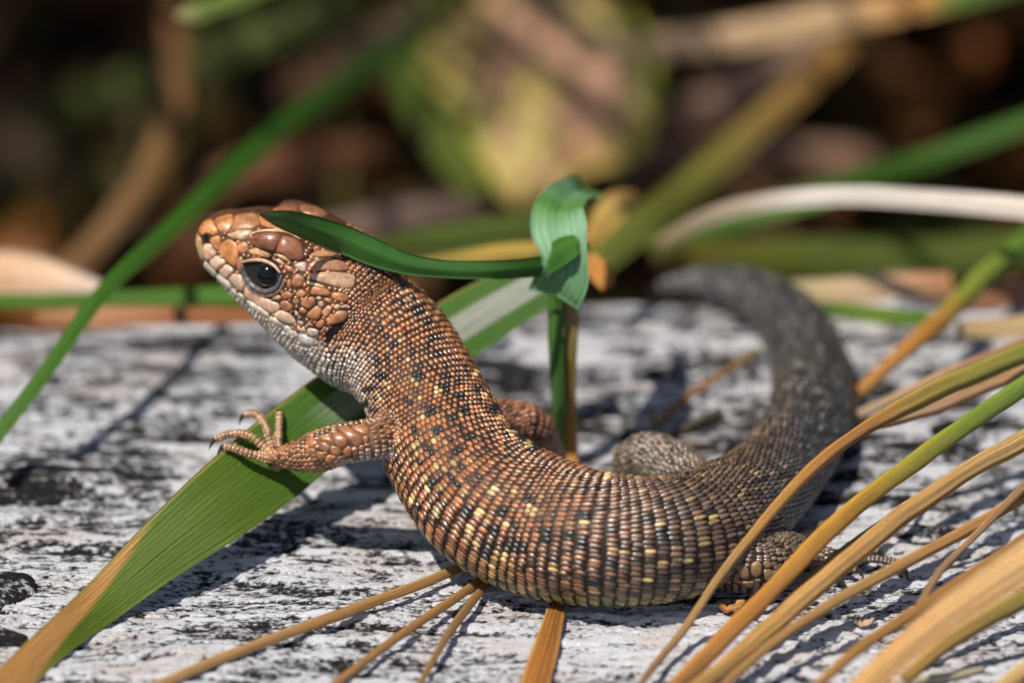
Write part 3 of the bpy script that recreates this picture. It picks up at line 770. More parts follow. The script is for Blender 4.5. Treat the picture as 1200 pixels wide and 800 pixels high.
# ------------------------------------------------------------------ grass
def colramp(cols, t):
    ts = [c[0] for c in cols]; return np.stack([np.interp(t, ts, [c[1][k] for c in cols]) for k in range(3)], -1)
GR = (.085, .20, .018); GL = (.17, .30, .05); GD = (.03, .095, .012); OL = (.15, .17, .025); TAN = (.55, .33, .13); ORG = (.55, .25, .06)
BRN = (.22, .10, .035); PCH = (.60, .36, .20); STR = (.66, .55, .36); PNK = (.40, .24, .18); WHT = (.74, .66, .58)
bseed = [0]
def path3(pts, n):
    P = []
    for a in pts:
        px, py, d, wpx = a
        if isinstance(d, str): d = DG(px, py, float(d[1:]))
        P.append(np.r_[W(px, py, d), wpx * S * (1 + d / D0)])
    return spline(P, n)
def attrs(t, v, L): 
    bseed[0] += 1
    return np.stack([t * L, v, np.full_like(t, bseed[0] * 3.7)], -1)
def blade(name, label, pts, cols, tilt=0.0, fold=.15, veins=0, th=.014, mat=None, n=None, edge=None, group=None, cat='grass blade', twist=0.0, root=None, kind=None, wob=.0, vamp=.0028):
    n = n or max(24, 8 * len(pts)); m = 41 if veins else 9
    Q = path3(pts, n); T = nrm(np.gradient(Q[:, :3], axis=0))
    view = nrm(CAM - Q[:, :3]); sd = nrm(np.cross(T, view)); no = nrm(np.cross(sd, T))
    a = tilt + twist * np.linspace(-.5, .5, n)
    ca, sa = np.cos(a)[:, None], np.sin(a)[:, None]
    s2 = ca * sd + sa * no; n2 = -sa * sd + ca * no
    v = np.linspace(-1, 1, m)
    L = np.sum(np.linalg.norm(np.diff(Q[:, :3], axis=0), axis=1)); t = np.linspace(0, 1, n)
    wv = Q[:, 3:4] / 2 / np.maximum(np.abs(np.cos(a))[:, None], .35)
    prof = -fold * np.abs(v)[None] * wv
    if veins: prof = prof + vamp * np.cos(v * np.pi * veins)[None]
    if wob: prof = prof + wob * (fbm(t[:, None] * 6 + v[None] * 0, v[None] * 2 + t[:, None] * 0, 3, bseed[0]) - .5)
    top = Q[:, None, :3] + (v[None] * wv)[..., None] * s2[:, None] + prof[..., None] * n2[:, None]
    thv = th * (1 - .8 * np.abs(v) ** 4)
    bot = top - thv[None, :, None] * n2[:, None]
    VV = np.concatenate([top.reshape(-1, 3), bot.reshape(-1, 3)]); N = n * m
    f = grid_faces(n, m); F = f.tolist() + (f[:, ::-1] + N).tolist()
    bd = [i * m for i in range(n)] + [(n - 1) * m + j for j in range(1, m)] + [i * m + m - 1 for i in range(n - 2, -1, -1)] + [j for j in range(m - 2, 0, -1)]
    F += [[bd[i], bd[i] + N, bd[(i + 1) % len(bd)] + N, bd[(i + 1) % len(bd)]] for i in range(len(bd))]
    c = np.repeat(colramp(cols, t)[:, None], m, 1)
    if edge: c = edge(c, t[:, None] + 0 * v[None], v[None] + 0 * t[:, None])
    if veins: c = c * (1 + .10 * np.cos(v * np.pi * veins))[None, :, None]
    lv = attrs(np.repeat(t, m), np.tile(v, n), L); lv = np.concatenate([lv, lv])
    pr = dict(label=label, category=cat) if root is None else {}
    if group: pr['group'] = group
    if kind: pr = dict(kind=kind)
    return build(name, VV, F, mat or M_GREEN, root, col=np.concatenate([c.reshape(-1, 3)] * 2), lv=lv, **pr)
def stalk(name, label, pts, cols, mat=None, grooves=5, n=None, flat=.75, cat='grass stalk', group=None, gdepth=.10):
    n = n or max(50, 18 * len(pts)); m = 28
    Q = path3(pts, n); T = nrm(np.gradient(Q[:, :3], axis=0))
    view = nrm(CAM - Q[:, :3]); sd = nrm(np.cross(T, view)); no = nrm(np.cross(sd, T))
    th = np.linspace(0, 2 * np.pi, m, endpoint=False); t = np.linspace(0, 1, n)
    ar = np.r_[0, np.cumsum(np.linalg.norm(np.diff(Q[:, :3], axis=0), axis=1))]
    wob = smooth(0, .1, t) * smooth(1, .9, t) * Q[:, 3] * .25
    Q[:, :3] += sd * ((fbm(ar * 1.3, ar * 0 + bseed[0] * 5.1, 3, 81) - .5) * wob)[:, None] + no * ((fbm(ar * 1.1, ar * 0 + bseed[0] * 3.3, 3, 82) - .5) * wob)[:, None]
    Q[:, 3] *= .86 + .28 * fbm(ar * 1.7, ar * 0 + bseed[0] * 2.7, 3, 83)
    L = np.sum(np.linalg.norm(np.diff(Q[:, :3], axis=0), axis=1))
    rr = Q[:, 3:4] / 2 * (1 - gdepth * .5 + gdepth * .5 * np.cos(grooves * th)[None]) * (1 + .10 * (fbm(t[:, None] * L * 2.5, th[None] * .5, 3, bseed[0] + 5) - .5))
    V = Q[:, None, :3] + rr[..., None] * (np.cos(th)[None, :, None] * sd[:, None] + flat * np.sin(th)[None, :, None] * no[:, None])
    F = grid_faces(n, m, True).tolist() + [list(range(m))[::-1], [(n - 1) * m + j for j in range(m)]]
    c = np.repeat(colramp(cols, t)[:, None], m, 1) * (.9 + .12 * np.cos(grooves * th))[None, :, None]
    lv = attrs(np.repeat(t, m), np.tile(np.cos(th), n), L)
    pr = dict(label=label, category=cat)
    if group: pr['group'] = group
    return build(name, V.reshape(-1, 3), F, mat or M_DRY, None, col=c.reshape(-1, 3), lv=lv, **pr)

# broad blade under the hand
def tipedge(c, t, v):
    k = smooth(.0, .10, .30 - t + .16 * (v * -1)) ; k = smooth(.2, .9, k)
    c = c * (1 - k[..., None]) + np.array([.60, .31, .095]) * k[..., None]
    e = smooth(.86, .97, -v) * smooth(.1, .2, t); c = c * (1 - e[..., None]) + np.array([.32, .30, .05]) * e[..., None]
    sheen = smooth(.62, .75, t) * (np.abs(v) < .42); sheen = sheen * smooth(.45, .35, np.abs(v)); c = c * (1 - sheen[..., None]) + np.array([.50, .52, .42]) * sheen[..., None]  # whitish gloss sheen painted down the middle of the far half
    return c
def side_fix(c, t, v): return tipedge(c, t, v)
blade('slender_leaf', 'broad ribbed green blade with tan tip lying under the lizard\'s front foot',
      [(-30, 845, -1.95, 40), (15, 797, -1.42, 44), (70, 745, -.85, 44), (118, 706, -.40, 52), (180, 652, -.12, 68), (250, 596, .15, 88), (310, 549, .5, 97), (370, 500, .85, 95), (430, 454, 1.15, 88), (490, 415, 1.4, 80), (565, 368, 1.7, 74), (645, 322, 1.9, 62)],
      [(0, (.5, .27, .09)), (.2, (.14, .21, .014)), (.5, (.11, .185, .011)), (.62, (.07, .18, .015)), (.75, (.10, .24, .03)), (1, GR)], tilt=.0, fold=.05, veins=13, th=.016, n=140, edge=side_fix)
blade('slender_leaf', 'long slender green blade rising from the log beside the lizard\'s snout',
      [(-20, 530, 1.2, 17), (55, 432, 1.6, 18), (105, 360, 2.1, 19), (200, 266, 3.6, 23), (300, 172, 5.8, 26), (400, 96, 8.5, 28), (480, 40, 10.5, 30), (560, -25, 13, 30)],
      [(0, GR), (.4, (.05, .16, .012)), (.7, (.035, .09, .012)), (1, (.03, .06, .012))], fold=.3, tilt=.3)
blade('slender_leaf', 'glossy green blade arching over the back of the lizard\'s head',
      [(304, 251, -.55, 3), (325, 256, -.4, 18), (360, 267, -.1, 29), (400, 281, .12, 33), (440, 298, .22, 32), (475, 310, .3, 25), (520, 316, .42, 21), (580, 317, .55, 22), (640, 313, .95, 24)],
      [(0, (.16, .22, .07)), (.2, (.07, .21, .03)), (.6, (.07, .24, .04)), (1, (.05, .17, .012))], fold=.35, tilt=-.25, n=70)
blade('curled_leaf', 'pale green leaf curled back on itself at the top of the green stem',
      [(650, 345, 1.15, 62), (660, 322, 1.0, 62), (662, 300, .95, 54), (658, 275, 1.0, 66), (655, 255, 1.15, 62), (660, 238, 1.4, 50), (672, 226, 1.8, 36), (690, 222, 2.4, 26)],
      [(0, (.22, .46, .20)), (.3, (.28, .48, .28)), (.45, (.12, .30, .06)), (.7, (.24, .46, .24)), (1, (.14, .28, .05))], fold=-.3, tilt=.35, veins=8, twist=.9, n=60, cat='leaf')
blade('curled_leaf', 'small dark green leaf fold tucked inside the pale curled leaf',
      [(636, 312, .95, 22), (648, 300, .9, 28), (662, 290, .85, 30), (680, 284, .9, 20), (690, 292, 1.0, 8)],
      [(0, (.05, .17, .012)), (.5, (.05, .18, .01)), (1, (.10, .28, .04))], fold=.3, tilt=.4, cat='leaf')
stalk('upright_stalk', 'upright green stem behind the lizard\'s back below the curled leaf',
      [(652, 330, 1.3, 20), (652, 400, 1.4, 19), (654, 470, 1.6, 18), (657, 540, 1.95, 18), (658, 562, DG(658, 562, .0), 18)], [(0, GR), (.5, (.12, .28, .06)), (1, GL)], M_GREEN, cat='grass stem')
stalk('upright_stalk', 'upright orange brown stem pressed against the green stem',
      [(669, 335, 1.38, 20), (669, 400, 1.48, 19), (667, 470, 1.68, 18), (668, 540, 2.0, 20), (668, 562, DG(668, 562, 0), 22)], [(0, (.45, .30, .14)), (.35, (.30, .22, .03)), (.7, ORG), (1, ORG)], M_DRY, cat='grass stem')

# dry stalks leaning over the hind leg
stalk('dry_stalk', 'thin tan stalk crossing the tail base, greenish brown at its upper end',
      [(735, 822, -1.75, 8), (760, 788, -1.35, 9), (800, 738, -.9, 10), (845, 672, -.72, 11), (880, 628, -.62, 12), (950, 550, -.35, 15), (1005, 506, .0, 17), (1070, 470, .35, 22), (1140, 438, .7, 24), (1240, 398, 1.1, 26)],
      [(0, (0.36, 0.206, 0.098)), (.2, (0.43, 0.249, 0.084)), (.45, (0.49, 0.232, 0.042)), (.62, (0.46, 0.189, 0.042)), (.75, (0.34, 0.241, 0.035)), (1, (0.24, 0.260, 0.030))])
stalk('dry_stalk', 'thick smooth orange stalk turning green towards its upper end',
      [(775, 820, -1.9, 19), (800, 797, -1.6, 20), (850, 745, -1.2, 21), (900, 694, -.9, 21), (990, 604, -.5, 22), (1080, 535, -.1, 22), (1150, 486, .25, 22), (1250, 420, .7, 24)],
      [(0, (0.49, 0.224, 0.063)), (.25, (0.55, 0.224, 0.035)), (.5, (0.52, 0.249, 0.021)), (.62, (0.36, 0.284, 0.021)), (.8, (0.20, 0.280, 0.020)), (1, (0.14, 0.240, 0.020))], grooves=2, gdepth=.03)
stalk('dry_stalk', 'split straw coloured stalk with a pale edge lying above the orange stalk\'s shadow',
      [(795, 825, -2.0, 20), (825, 798, -1.7, 21), (870, 762, -1.35, 22), (925, 716, -1.0, 24), (1000, 652, -.7, 24), (1060, 602, -.45, 24), (1120, 560, -.2, 24), (1250, 490, .2, 26)],
      [(0, (0.47, 0.258, 0.070)), (.3, (0.57, 0.310, 0.084)), (.6, (0.49, 0.258, 0.077)), (1, (0.53, 0.344, 0.112))], grooves=7, gdepth=.22)
stalk('dry_stalk', 'narrow brown strand running along the upper side of the split straw stalk',
      [(905, 722, -.85, 6), (950, 676, -.6, 9), (1000, 636, -.4, 11), (1050, 602, -.2, 10), (1100, 566, -.05, 8), (1150, 540, .1, 8)], [(0, (0.40, 0.241, 0.070)), (1, (0.32, 0.215, 0.056))], grooves=4, group='dry stalks leaning over the log')
stalk('dry_stalk', 'slim tan stalk below the split straw stalk, bending near its lower end',
      [(820, 830, -2.0, 10), (850, 800, -1.75, 11), (900, 757, -1.4, 12), (960, 716, -1.1, 13), (1060, 660, -.75, 14), (1130, 622, -.5, 15), (1250, 552, -.1, 16)], [(0, (0.40, 0.206, 0.070)), (.4, (0.49, 0.267, 0.077)), (1, (0.46, 0.206, 0.056))], group='dry stalks leaning over the log')
stalk('dry_stalk', 'slim orange brown stalk between the tan stalk and the broad pale blade',
      [(930, 830, -2.3, 12), (965, 797, -2.0, 13), (1010, 757, -1.7, 14), (1060, 724, -1.45, 15), (1130, 678, -1.1, 15), (1250, 598, -.6, 15)], [(0, (0.47, 0.241, 0.063)), (.6, (0.42, 0.189, 0.042)), (1, (0.34, 0.172, 0.035))], group='dry stalks leaning over the log')
stalk('dry_stalk', 'thin pinkish brown stem crossing the two slim stalks steeply',
      [(1062, 742, -1.2, 7), (1080, 706, -.95, 9), (1100, 672, -.8, 9), (1130, 640, -.62, 9), (1165, 605, -.5, 10), (1230, 540, -.2, 11)], [(0, (0.34, 0.206, 0.091)), (1, (0.43, 0.215, 0.084))], cat='grass stem', group='dry stalks leaning over the log')
blade('dry_leaf', 'broad smooth peach coloured dry blade arching up out of the lower stalks',
      [(960, 856, -2.8, 24), (1010, 806, -2.6, 30), (1100, 728, -2.2, 40), (1160, 686, -2.0, 44), (1260, 620, -1.7, 50)], [(0, (0.59, 0.310, 0.098)), (.5, (0.65, 0.361, 0.133)), (1, (0.66, 0.396, 0.161))], fold=.25, mat=M_DRY, veins=4, cat='dry blade')
stalk('dry_stalk', 'olive brown stalk tucked beneath the broad peach blade',
      [(1060, 795, -1.6, 16), (1110, 752, -1.4, 20), (1160, 722, -1.3, 22), (1250, 680, -1.2, 24)], [(0, (0.38, 0.215, 0.049)), (.6, (0.30, 0.189, 0.035)), (1, (0.22, 0.240, 0.030))], group='dry stalks leaning over the log')
stalk('dry_stalk', 'short pale straw lying flat on the log under the peach blade',
      [(1035, 801, '@0.06', 8), (1080, 795, '@0.08', 10), (1120, 790, '@0.08', 10), (1152, 783, '@0.06', 7)], [(0, STR), (1, STR)], group='dry stalks leaning over the log')
stalk('dry_stalk', 'thick pale straw end poking in below the olive stalk',
      [(1140, 835, -2.2, 18), (1180, 800, -2.1, 20), (1250, 745, -1.9, 22)], [(0, (0.57, 0.361, 0.126)), (1, (0.57, 0.361, 0.126))], group='dry stalks leaning over the log')
stalk('dry_stalk', 'pale pinkish stalk passing behind the green end of the orange stalk',
      [(1012, 503, .25, 8), (1045, 492, .7, 14), (1100, 474, .95, 18), (1160, 448, 1.1, 20), (1250, 418, 1.3, 22)], [(0, (0.49, 0.344, 0.189)), (.5, (0.52, 0.292, 0.154)), (1, (0.49, 0.275, 0.098))], group='dry stalks leaning over the log')
stalk('dry_stalk', 'pale grey straw emerging from behind the tail above the tan stalk',
      [(955, 508, 2.5, 12), (1010, 484, 2.25, 15), (1070, 455, 2.0, 13), (1140, 424, 2.0, 11), (1240, 385, 2.2, 10)], [(0, (0.57, 0.473, 0.336)), (.5, (0.52, 0.310, 0.154)), (1, (0.40, 0.189, 0.070))], group='dry stalks leaning over the log')
stalk('dry_stalk', 'soft orange stalk beyond the tail that turns into a green stem',
      [(972, 492, 2.55, 12), (1020, 448, 2.7, 17), (1060, 412, 2.8, 19), (1100, 375, 3.2, 24), (1150, 325, 3.8, 26), (1195, 285, 4.3, 24), (1240, 240, 5, 22)], [(0, ORG), (.35, (0.49, 0.206, 0.028)), (.5, (0.26, 0.280, 0.030)), (.8, (0.12, 0.260, 0.020)), (1, GR)], group='dry stalks leaning over the log')
stalk('dry_twig', 'thin brown twig lying on the log inside the curve of the tail',
      [(768, 498, '@0.08', 9), (800, 470, '@0.12', 10), (840, 443, '@0.14', 10), (888, 410, '@0.16', 9)], [(0, (0.34, 0.172, 0.042)), (.5, (0.40, 0.155, 0.028)), (1, (0.28, 0.200, 0.050))], cat='twig')
stalk('dry_twig', 'short dark greenish twig standing by the far hind knee',
      [(768, 522, '@0.0', 8), (766, 500, '@0.15', 8), (764, 478, '@0.28', 7)], [(0, (0.14, 0.120, 0.040)), (1, (0.22, 0.200, 0.080))], cat='twig')
stalk('dry_twig', 'dark twig fragment lying on the log behind the far hind knee',
      [(785, 512, '@0.05', 9), (815, 495, '@0.07', 10), (845, 482, '@0.08', 12)], [(0, (0.14, 0.100, 0.050)), (1, (0.09, 0.080, 0.050))], cat='twig')

stalk('dry_twig', 'tiny brown stub standing behind the rump inside the tail curve',
      [(805, 552, '@0.0', 8), (809, 535, '@0.1', 9), (813, 517, '@0.2', 7)], [(0, (.10, .07, .03)), (1, (.22, .15, .06))], cat='twig')
# needles poking out from under the belly
stalk('dry_needle', 'longest dry needle fanning out from under the belly',
      [(165, 812, '@0.10', 14), (250, 774, '@0.10', 14), (330, 744, '@0.10', 14), (450, 700, '@0.11', 14), (520, 673, '@0.12', 13), (556, 658, '@0.10', 12)], [(0, (0.57, 0.327, 0.119)), (.5, (0.47, 0.241, 0.070)), (1, (0.46, 0.224, 0.049))], flat=.5, grooves=3, group='dry needles under the belly')
stalk('dry_needle', 'middle dry needle of the three fanning out from under the belly',
      [(380, 812, '@0.10', 11), (430, 772, '@0.10', 11), (490, 730, '@0.11', 11), (545, 693, '@0.11', 11), (575, 672, '@0.10', 11)], [(0, (0.47, 0.232, 0.070)), (1, (0.40, 0.189, 0.042))], flat=.5, grooves=3, group='dry needles under the belly')
stalk('dry_needle', 'shortest dark dry needle of the three fanning out from under the belly',
      [(485, 812, '@0.07', 8), (510, 768, '@0.08', 9), (530, 735, '@0.08', 10), (558, 698, '@0.10', 10), (578, 674, '@0.10', 9)], [(0, (0.40, 0.206, 0.042)), (.5, (0.30, 0.170, 0.070)), (1, (0.38, 0.172, 0.035))], flat=.5, grooves=3, group='dry needles under the belly')
blade('dry_leaf', 'flat rusty brown blade of dry grass sticking out under the belly',
      [(620, 830, '@0.06', 36), (630, 790, '@0.07', 34), (642, 750, '@0.09', 29), (650, 720, '@0.10', 23), (656, 692, '@0.08', 20)], [(0, (0.34, 0.129, 0.025)), (.5, (0.36, 0.138, 0.021)), (1, (0.30, 0.120, 0.020))], fold=.25, mat=M_DRY, veins=5, cat='dry blade', th=.02,
      edge=lambda c, t, v: c + smooth(.75, .9, np.abs(v))[..., None] * np.array([.2, .15, .05]))
# crumbs
for (px, py, r_, c, lab) in ((857, 713, .07, (.42, .19, .06), 'curled rusty leaf crumb on the log below the hind knee'), (1012, 733, .055, (.5, .36, .24), 'pale flat leaf crumb on the log under the slim tan stalk')):
    cpt = W(px, py, DG(px, py, .03)); n1, n2 = 10, 6
    uu, vv = np.meshgrid(np.linspace(-1, 1, n1), np.linspace(-1, 1, n2), indexing='ij')
    x = uu * r_ * 1.6; y = vv * r_ * np.sqrt(np.clip(1.05 - uu ** 2, .05, 1)); z = .05 * (uu ** 2) + .05 * vnoise(uu * 3, vv * 3, int(px)) 
    top = cpt + np.stack([x, y, z], -1); bot = top - np.array([0, 0, .012])
    f = grid_faces(n1, n2); N = n1 * n2
    bd = [i * n2 for i in range(n1)] + [(n1 - 1) * n2 + j for j in range(1, n2)] + [i * n2 + n2 - 1 for i in range(n1 - 2, -1, -1)] + [j for j in range(n2 - 2, 0, -1)]
    F = f.tolist() + (f[:, ::-1] + N).tolist() + [[bd[i], bd[i] + N, bd[(i + 1) % len(bd)] + N, bd[(i + 1) % len(bd)]] for i in range(len(bd))]
    VV = np.concatenate([top.reshape(-1, 3), bot.reshape(-1, 3)])
    build('leaf_crumb', VV, F, M_LEAF, None, col=np.array(c), lv=VV, label=lab, category='leaf crumb')

# ------------------------------------------------------------------ vegetation behind the log
BGR = 'grass and leaves behind the log'
def bg(label, pts, cols, **k):
    k.setdefault('fold', .25)
    return blade(k.pop('name', 'slender_leaf'), label, pts, cols, group=BGR, **k)
bg('bleached white straw arching over the dark hollow beyond the tail', [(770, 285, 5.20, 14), (840, 250, 4.60, 20), (900, 236, 4.20, 20), (985, 229, 3.90, 22), (1090, 234, 3.70, 24), (1230, 246, 3.50, 26)], [(0, (.35, .25, .12)), (.3, (.5, .4, .3)), (.45, WHT), (1, (.8, .68, .56))], name='dry_straw', mat=M_DRY, cat='straw')
bg('bright green blade following just under the bleached straw', [(760, 290, 6.00, 20), (830, 268, 5.40, 24), (900, 250, 5.00, 22), (975, 238, 4.80, 8)], [(0, OL), (.5, GR), (1, GL)])
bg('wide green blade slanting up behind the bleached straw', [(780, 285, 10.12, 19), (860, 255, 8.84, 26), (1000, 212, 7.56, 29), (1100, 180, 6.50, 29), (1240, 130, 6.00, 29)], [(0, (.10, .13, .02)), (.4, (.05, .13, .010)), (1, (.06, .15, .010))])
bg('pale tan dry blade bending across above the spotted leaf', [(670, 62, 11.40, 20), (760, 54, 10.76, 30), (850, 44, 10.12, 34), (960, 22, 9.48, 36), (1080, 2, 8.84, 34), (1200, -25, 8.20, 30)], [(0, (.35, .24, .12)), (.3, (.52, .34, .2)), (.6, (.56, .36, .18)), (.78, (.55, .25, .06)), (.85, (.14, .22, .03)), (1, GD)], mat=M_DRY)
bg('mauve brown dry blade behind the olive orange stalk', [(760, 160, 13.96, 34), (830, 118, 13.32, 40), (900, 82, 12.68, 38), (985, 30, 12.04, 34)], [(0, (.22, .13, .09)), (.5, (.36, .22, .17)), (1, (.24, .15, .07))], mat=M_DRY)
bg('thick olive and orange blade leaning up from behind the curled leaf', [(690, 310, 5.50, 41), (750, 262, 6.20, 41), (810, 215, 7.56, 38), (880, 152, 8.84, 35), (950, 90, 10.12, 31), (1020, 20, 11.40, 27), (1060, -30, 12.68, 24)], [(0, OL), (.3, (.18, .18, .025)), (.5, (.32, .20, .05)), (.7, (.34, .17, .04)), (1, (.24, .14, .04))], mat=M_DRY)
bg('dull pink dry blade lying flat across the hollow beyond the tail', [(680, 195, 14.60, 22), (780, 188, 14.34, 28), (900, 180, 13.96, 30), (1010, 184, 13.96, 26), (1060, 190, 13.96, 10)], [(0, (.3, .18, .12)), (.5, (.36, .21, .15)), (1, (.2, .11, .05))], mat=M_DRY)
bg('orange tipped dry leaf end beside the curled leaf', [(690, 285, 3.40, 16), (705, 262, 3.80, 28), (722, 240, 4.20, 36), (745, 228, 4.80, 14)], [(0, (.52, .27, .05)), (.5, (.58, .38, .10)), (1, (.62, .28, .10))], mat=M_DRY, name='dry_leaf', cat='leaf')
bg('rusty orange leaf stub at the foot of the curled leaf', [(688, 300, 2.60, 20), (702, 318, 2.50, 26), (712, 335, 2.40, 16)], [(0, (.45, .2, .04)), (1, (.5, .2, .03))], mat=M_DRY, name='dry_leaf', cat='leaf')
bg('olive green blade lying along the log edge behind the neck', [(400, 300, 4.60, 14), (480, 285, 5.20, 34), (560, 275, 5.60, 40), (640, 262, 6.00, 34), (720, 250, 6.50, 24)], [(0, OL), (.5, (.13, .19, .02)), (1, OL)])
bg('yellow dry blade lying just above the green arch behind the neck', [(470, 312, 3.00, 8), (540, 302, 3.20, 18), (600, 294, 3.30, 20), (660, 290, 3.40, 16)], [(0, (.35, .28, .04)), (.6, (.60, .40, .07)), (1, (.55, .36, .06))], mat=M_DRY)
bg('mauve weathered stick beyond the back of the head', [(300, 282, 8.84, 20), (390, 268, 8.84, 30), (470, 252, 9.10, 34), (570, 238, 9.61, 24)], [(0, (.12, .07, .05)), (.5, (.22, .14, .11)), (1, (.18, .11, .08))], mat=M_DRY, name='dry_stick', cat='stick')
bg('broad olive green blade sagging along the log edge beyond the tail', [(770, 300, 6.80, 23), (850, 298, 7.40, 36), (950, 300, 7.80, 45), (1060, 302, 8.00, 45), (1180, 292, 8.20, 40), (1240, 286, 8.30, 36)], [(0, (.42, .28, .06)), (.2, (.22, .22, .02)), (.5, (.10, .14, .008)), (1, (.12, .17, .010))])
bg('peach dry leaf strip lying above the tail bend', [(900, 338, 4.60, 16), (980, 342, 4.60, 34), (1050, 338, 4.70, 40), (1115, 330, 4.90, 24)], [(0, (.42, .36, .16)), (.5, (.66, .46, .27)), (1, (.62, .27, .12))], mat=M_DRY, name='dry_leaf', cat='leaf')
bg('short bright green blade under the peach strip', [(935, 358, 3.70, 10), (985, 364, 3.70, 18), (1040, 370, 3.70, 20), (1110, 376, 3.80, 16)], [(0, GR), (.5, (.22, .34, .03)), (1, (.11, .28, .015))])
bg('straw coloured leaf scrap at the log edge right beside the green stem', [(1120, 385, 3.40, 16), (1165, 384, 3.40, 24), (1240, 378, 3.40, 24)], [(0, (.5, .34, .16)), (1, (.6, .42, .2))], mat=M_DRY, name='dry_leaf', cat='leaf')
bg('reddish brown scrap of leaf above the straw coloured scrap', [(1110, 352, 4.40, 20), (1165, 345, 4.40, 34), (1240, 335, 4.40, 34)], [(0, (.30, .12, .05)), (1, (.34, .15, .07))], mat=M_DRY, name='dry_leaf', cat='leaf')
bg('broad peach dry leaf lying at the log edge before the snout', [(-40, 322, 5.00, 60), (20, 322, 4.90, 56), (75, 332, 4.60, 40), (125, 342, 4.40, 16)], [(0, (.62, .36, .18)), (.6, (.72, .48, .32)), (1, (.66, .52, .44))], mat=M_DRY, name='dry_leaf', cat='leaf')
bg('level green blade lying along the log edge under the snout', [(-30, 352, 4.10, 18), (80, 352, 4.00, 18), (180, 349, 3.90, 20), (260, 346, 3.80, 22), (330, 345, 3.70, 20)], [(0, (.10, .24, .02)), (.5, (.12, .26, .035)), (1, (.11, .3, .015))])
bg('rust red dry strip lying under the level green blade', [(40, 372, 3.80, 14), (130, 370, 3.70, 22), (220, 370, 3.60, 22), (320, 370, 3.50, 18)], [(0, (.40, .17, .07)), (.3, (.52, .25, .12)), (.6, (.34, .12, .04)), (1, (.32, .11, .03))], mat=M_DRY, name='dry_leaf', cat='leaf')
bg('curved brown stem descending behind the slender green blade', [(195, -30, 12.68, 24), (206, 60, 11.40, 28), (200, 130, 10.50, 28), (170, 205, 9.48, 28), (110, 285, 8.58, 30), (70, 325, 8.07, 26)], [(0, (.16, .07, .025)), (.5, (.26, .13, .045)), (1, (.24, .13, .05))], mat=M_DRY, name='brown_stalk', cat='stem')
bg('bright yellow green grass tip above the curved brown stem', [(206, 19, 5.20, 8), (222, 16, 5.20, 20), (260, 4, 5.40, 22), (330, -25, 5.80, 22)], [(0, (.5, .42, .2)), (.25, (.28, .38, .07)), (1, (.22, .36, .05))])
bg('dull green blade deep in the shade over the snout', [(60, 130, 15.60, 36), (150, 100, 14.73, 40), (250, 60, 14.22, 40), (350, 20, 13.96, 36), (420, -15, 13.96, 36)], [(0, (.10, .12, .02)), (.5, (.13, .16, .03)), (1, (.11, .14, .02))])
bg('pinkish brown dry blade running up behind the slender green blade', [(330, 110, 15.60, 30), (420, 60, 14.73, 40), (500, 15, 14.47, 40), (560, -20, 13.96, 40)], [(0, (.22, .10, .04)), (.5, (.40, .24, .14)), (1, (.34, .24, .14))], mat=M_DRY)
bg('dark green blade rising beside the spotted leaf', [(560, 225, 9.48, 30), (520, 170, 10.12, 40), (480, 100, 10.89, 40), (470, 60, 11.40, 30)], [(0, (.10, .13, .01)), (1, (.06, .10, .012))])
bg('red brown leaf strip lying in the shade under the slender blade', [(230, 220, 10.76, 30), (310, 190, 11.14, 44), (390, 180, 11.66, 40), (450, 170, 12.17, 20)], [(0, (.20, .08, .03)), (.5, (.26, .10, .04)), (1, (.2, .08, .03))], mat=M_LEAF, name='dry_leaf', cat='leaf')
# the big spotted leaf
def spotted(c, t, v):
    f = fbm(t * 5, v * 2.2 + 7, 3, 90); g = fbm(t * 4 + 9, v * 1.8, 3, 91)
    base = np.array([.54, .30, .19]); k = smooth(.42, .62, f)[..., None]; k2 = smooth(.5, .68, g)[..., None]
    c = base * (1 - k) + np.array([.48, .38, .13]) * k
    ed = smooth(.45, .95, np.abs(v) + .35 * (f - .5))[..., None]; c = c * (1 - ed) + np.array([.28, .32, .03]) * ed
    return c * (1 - k2 * .5) + np.array([.50, .30, .08]) * k2 * .5
bg('large spotted pink and yellow green dying leaf standing in the grass', [(605, 240, 10.4, 10), (612, 212, 10.7, 70), (622, 178, 11.1, 150), (632, 130, 11.8, 265), (617, 70, 12.6, 285), (602, 10, 13.4, 250), (592, -40, 14, 180)], [(0, OL), (1, OL)], n=60, veins=3, edge=spotted, fold=.1, mat=M_LEAF, name='dying_leaf', cat='leaf', wob=.3)

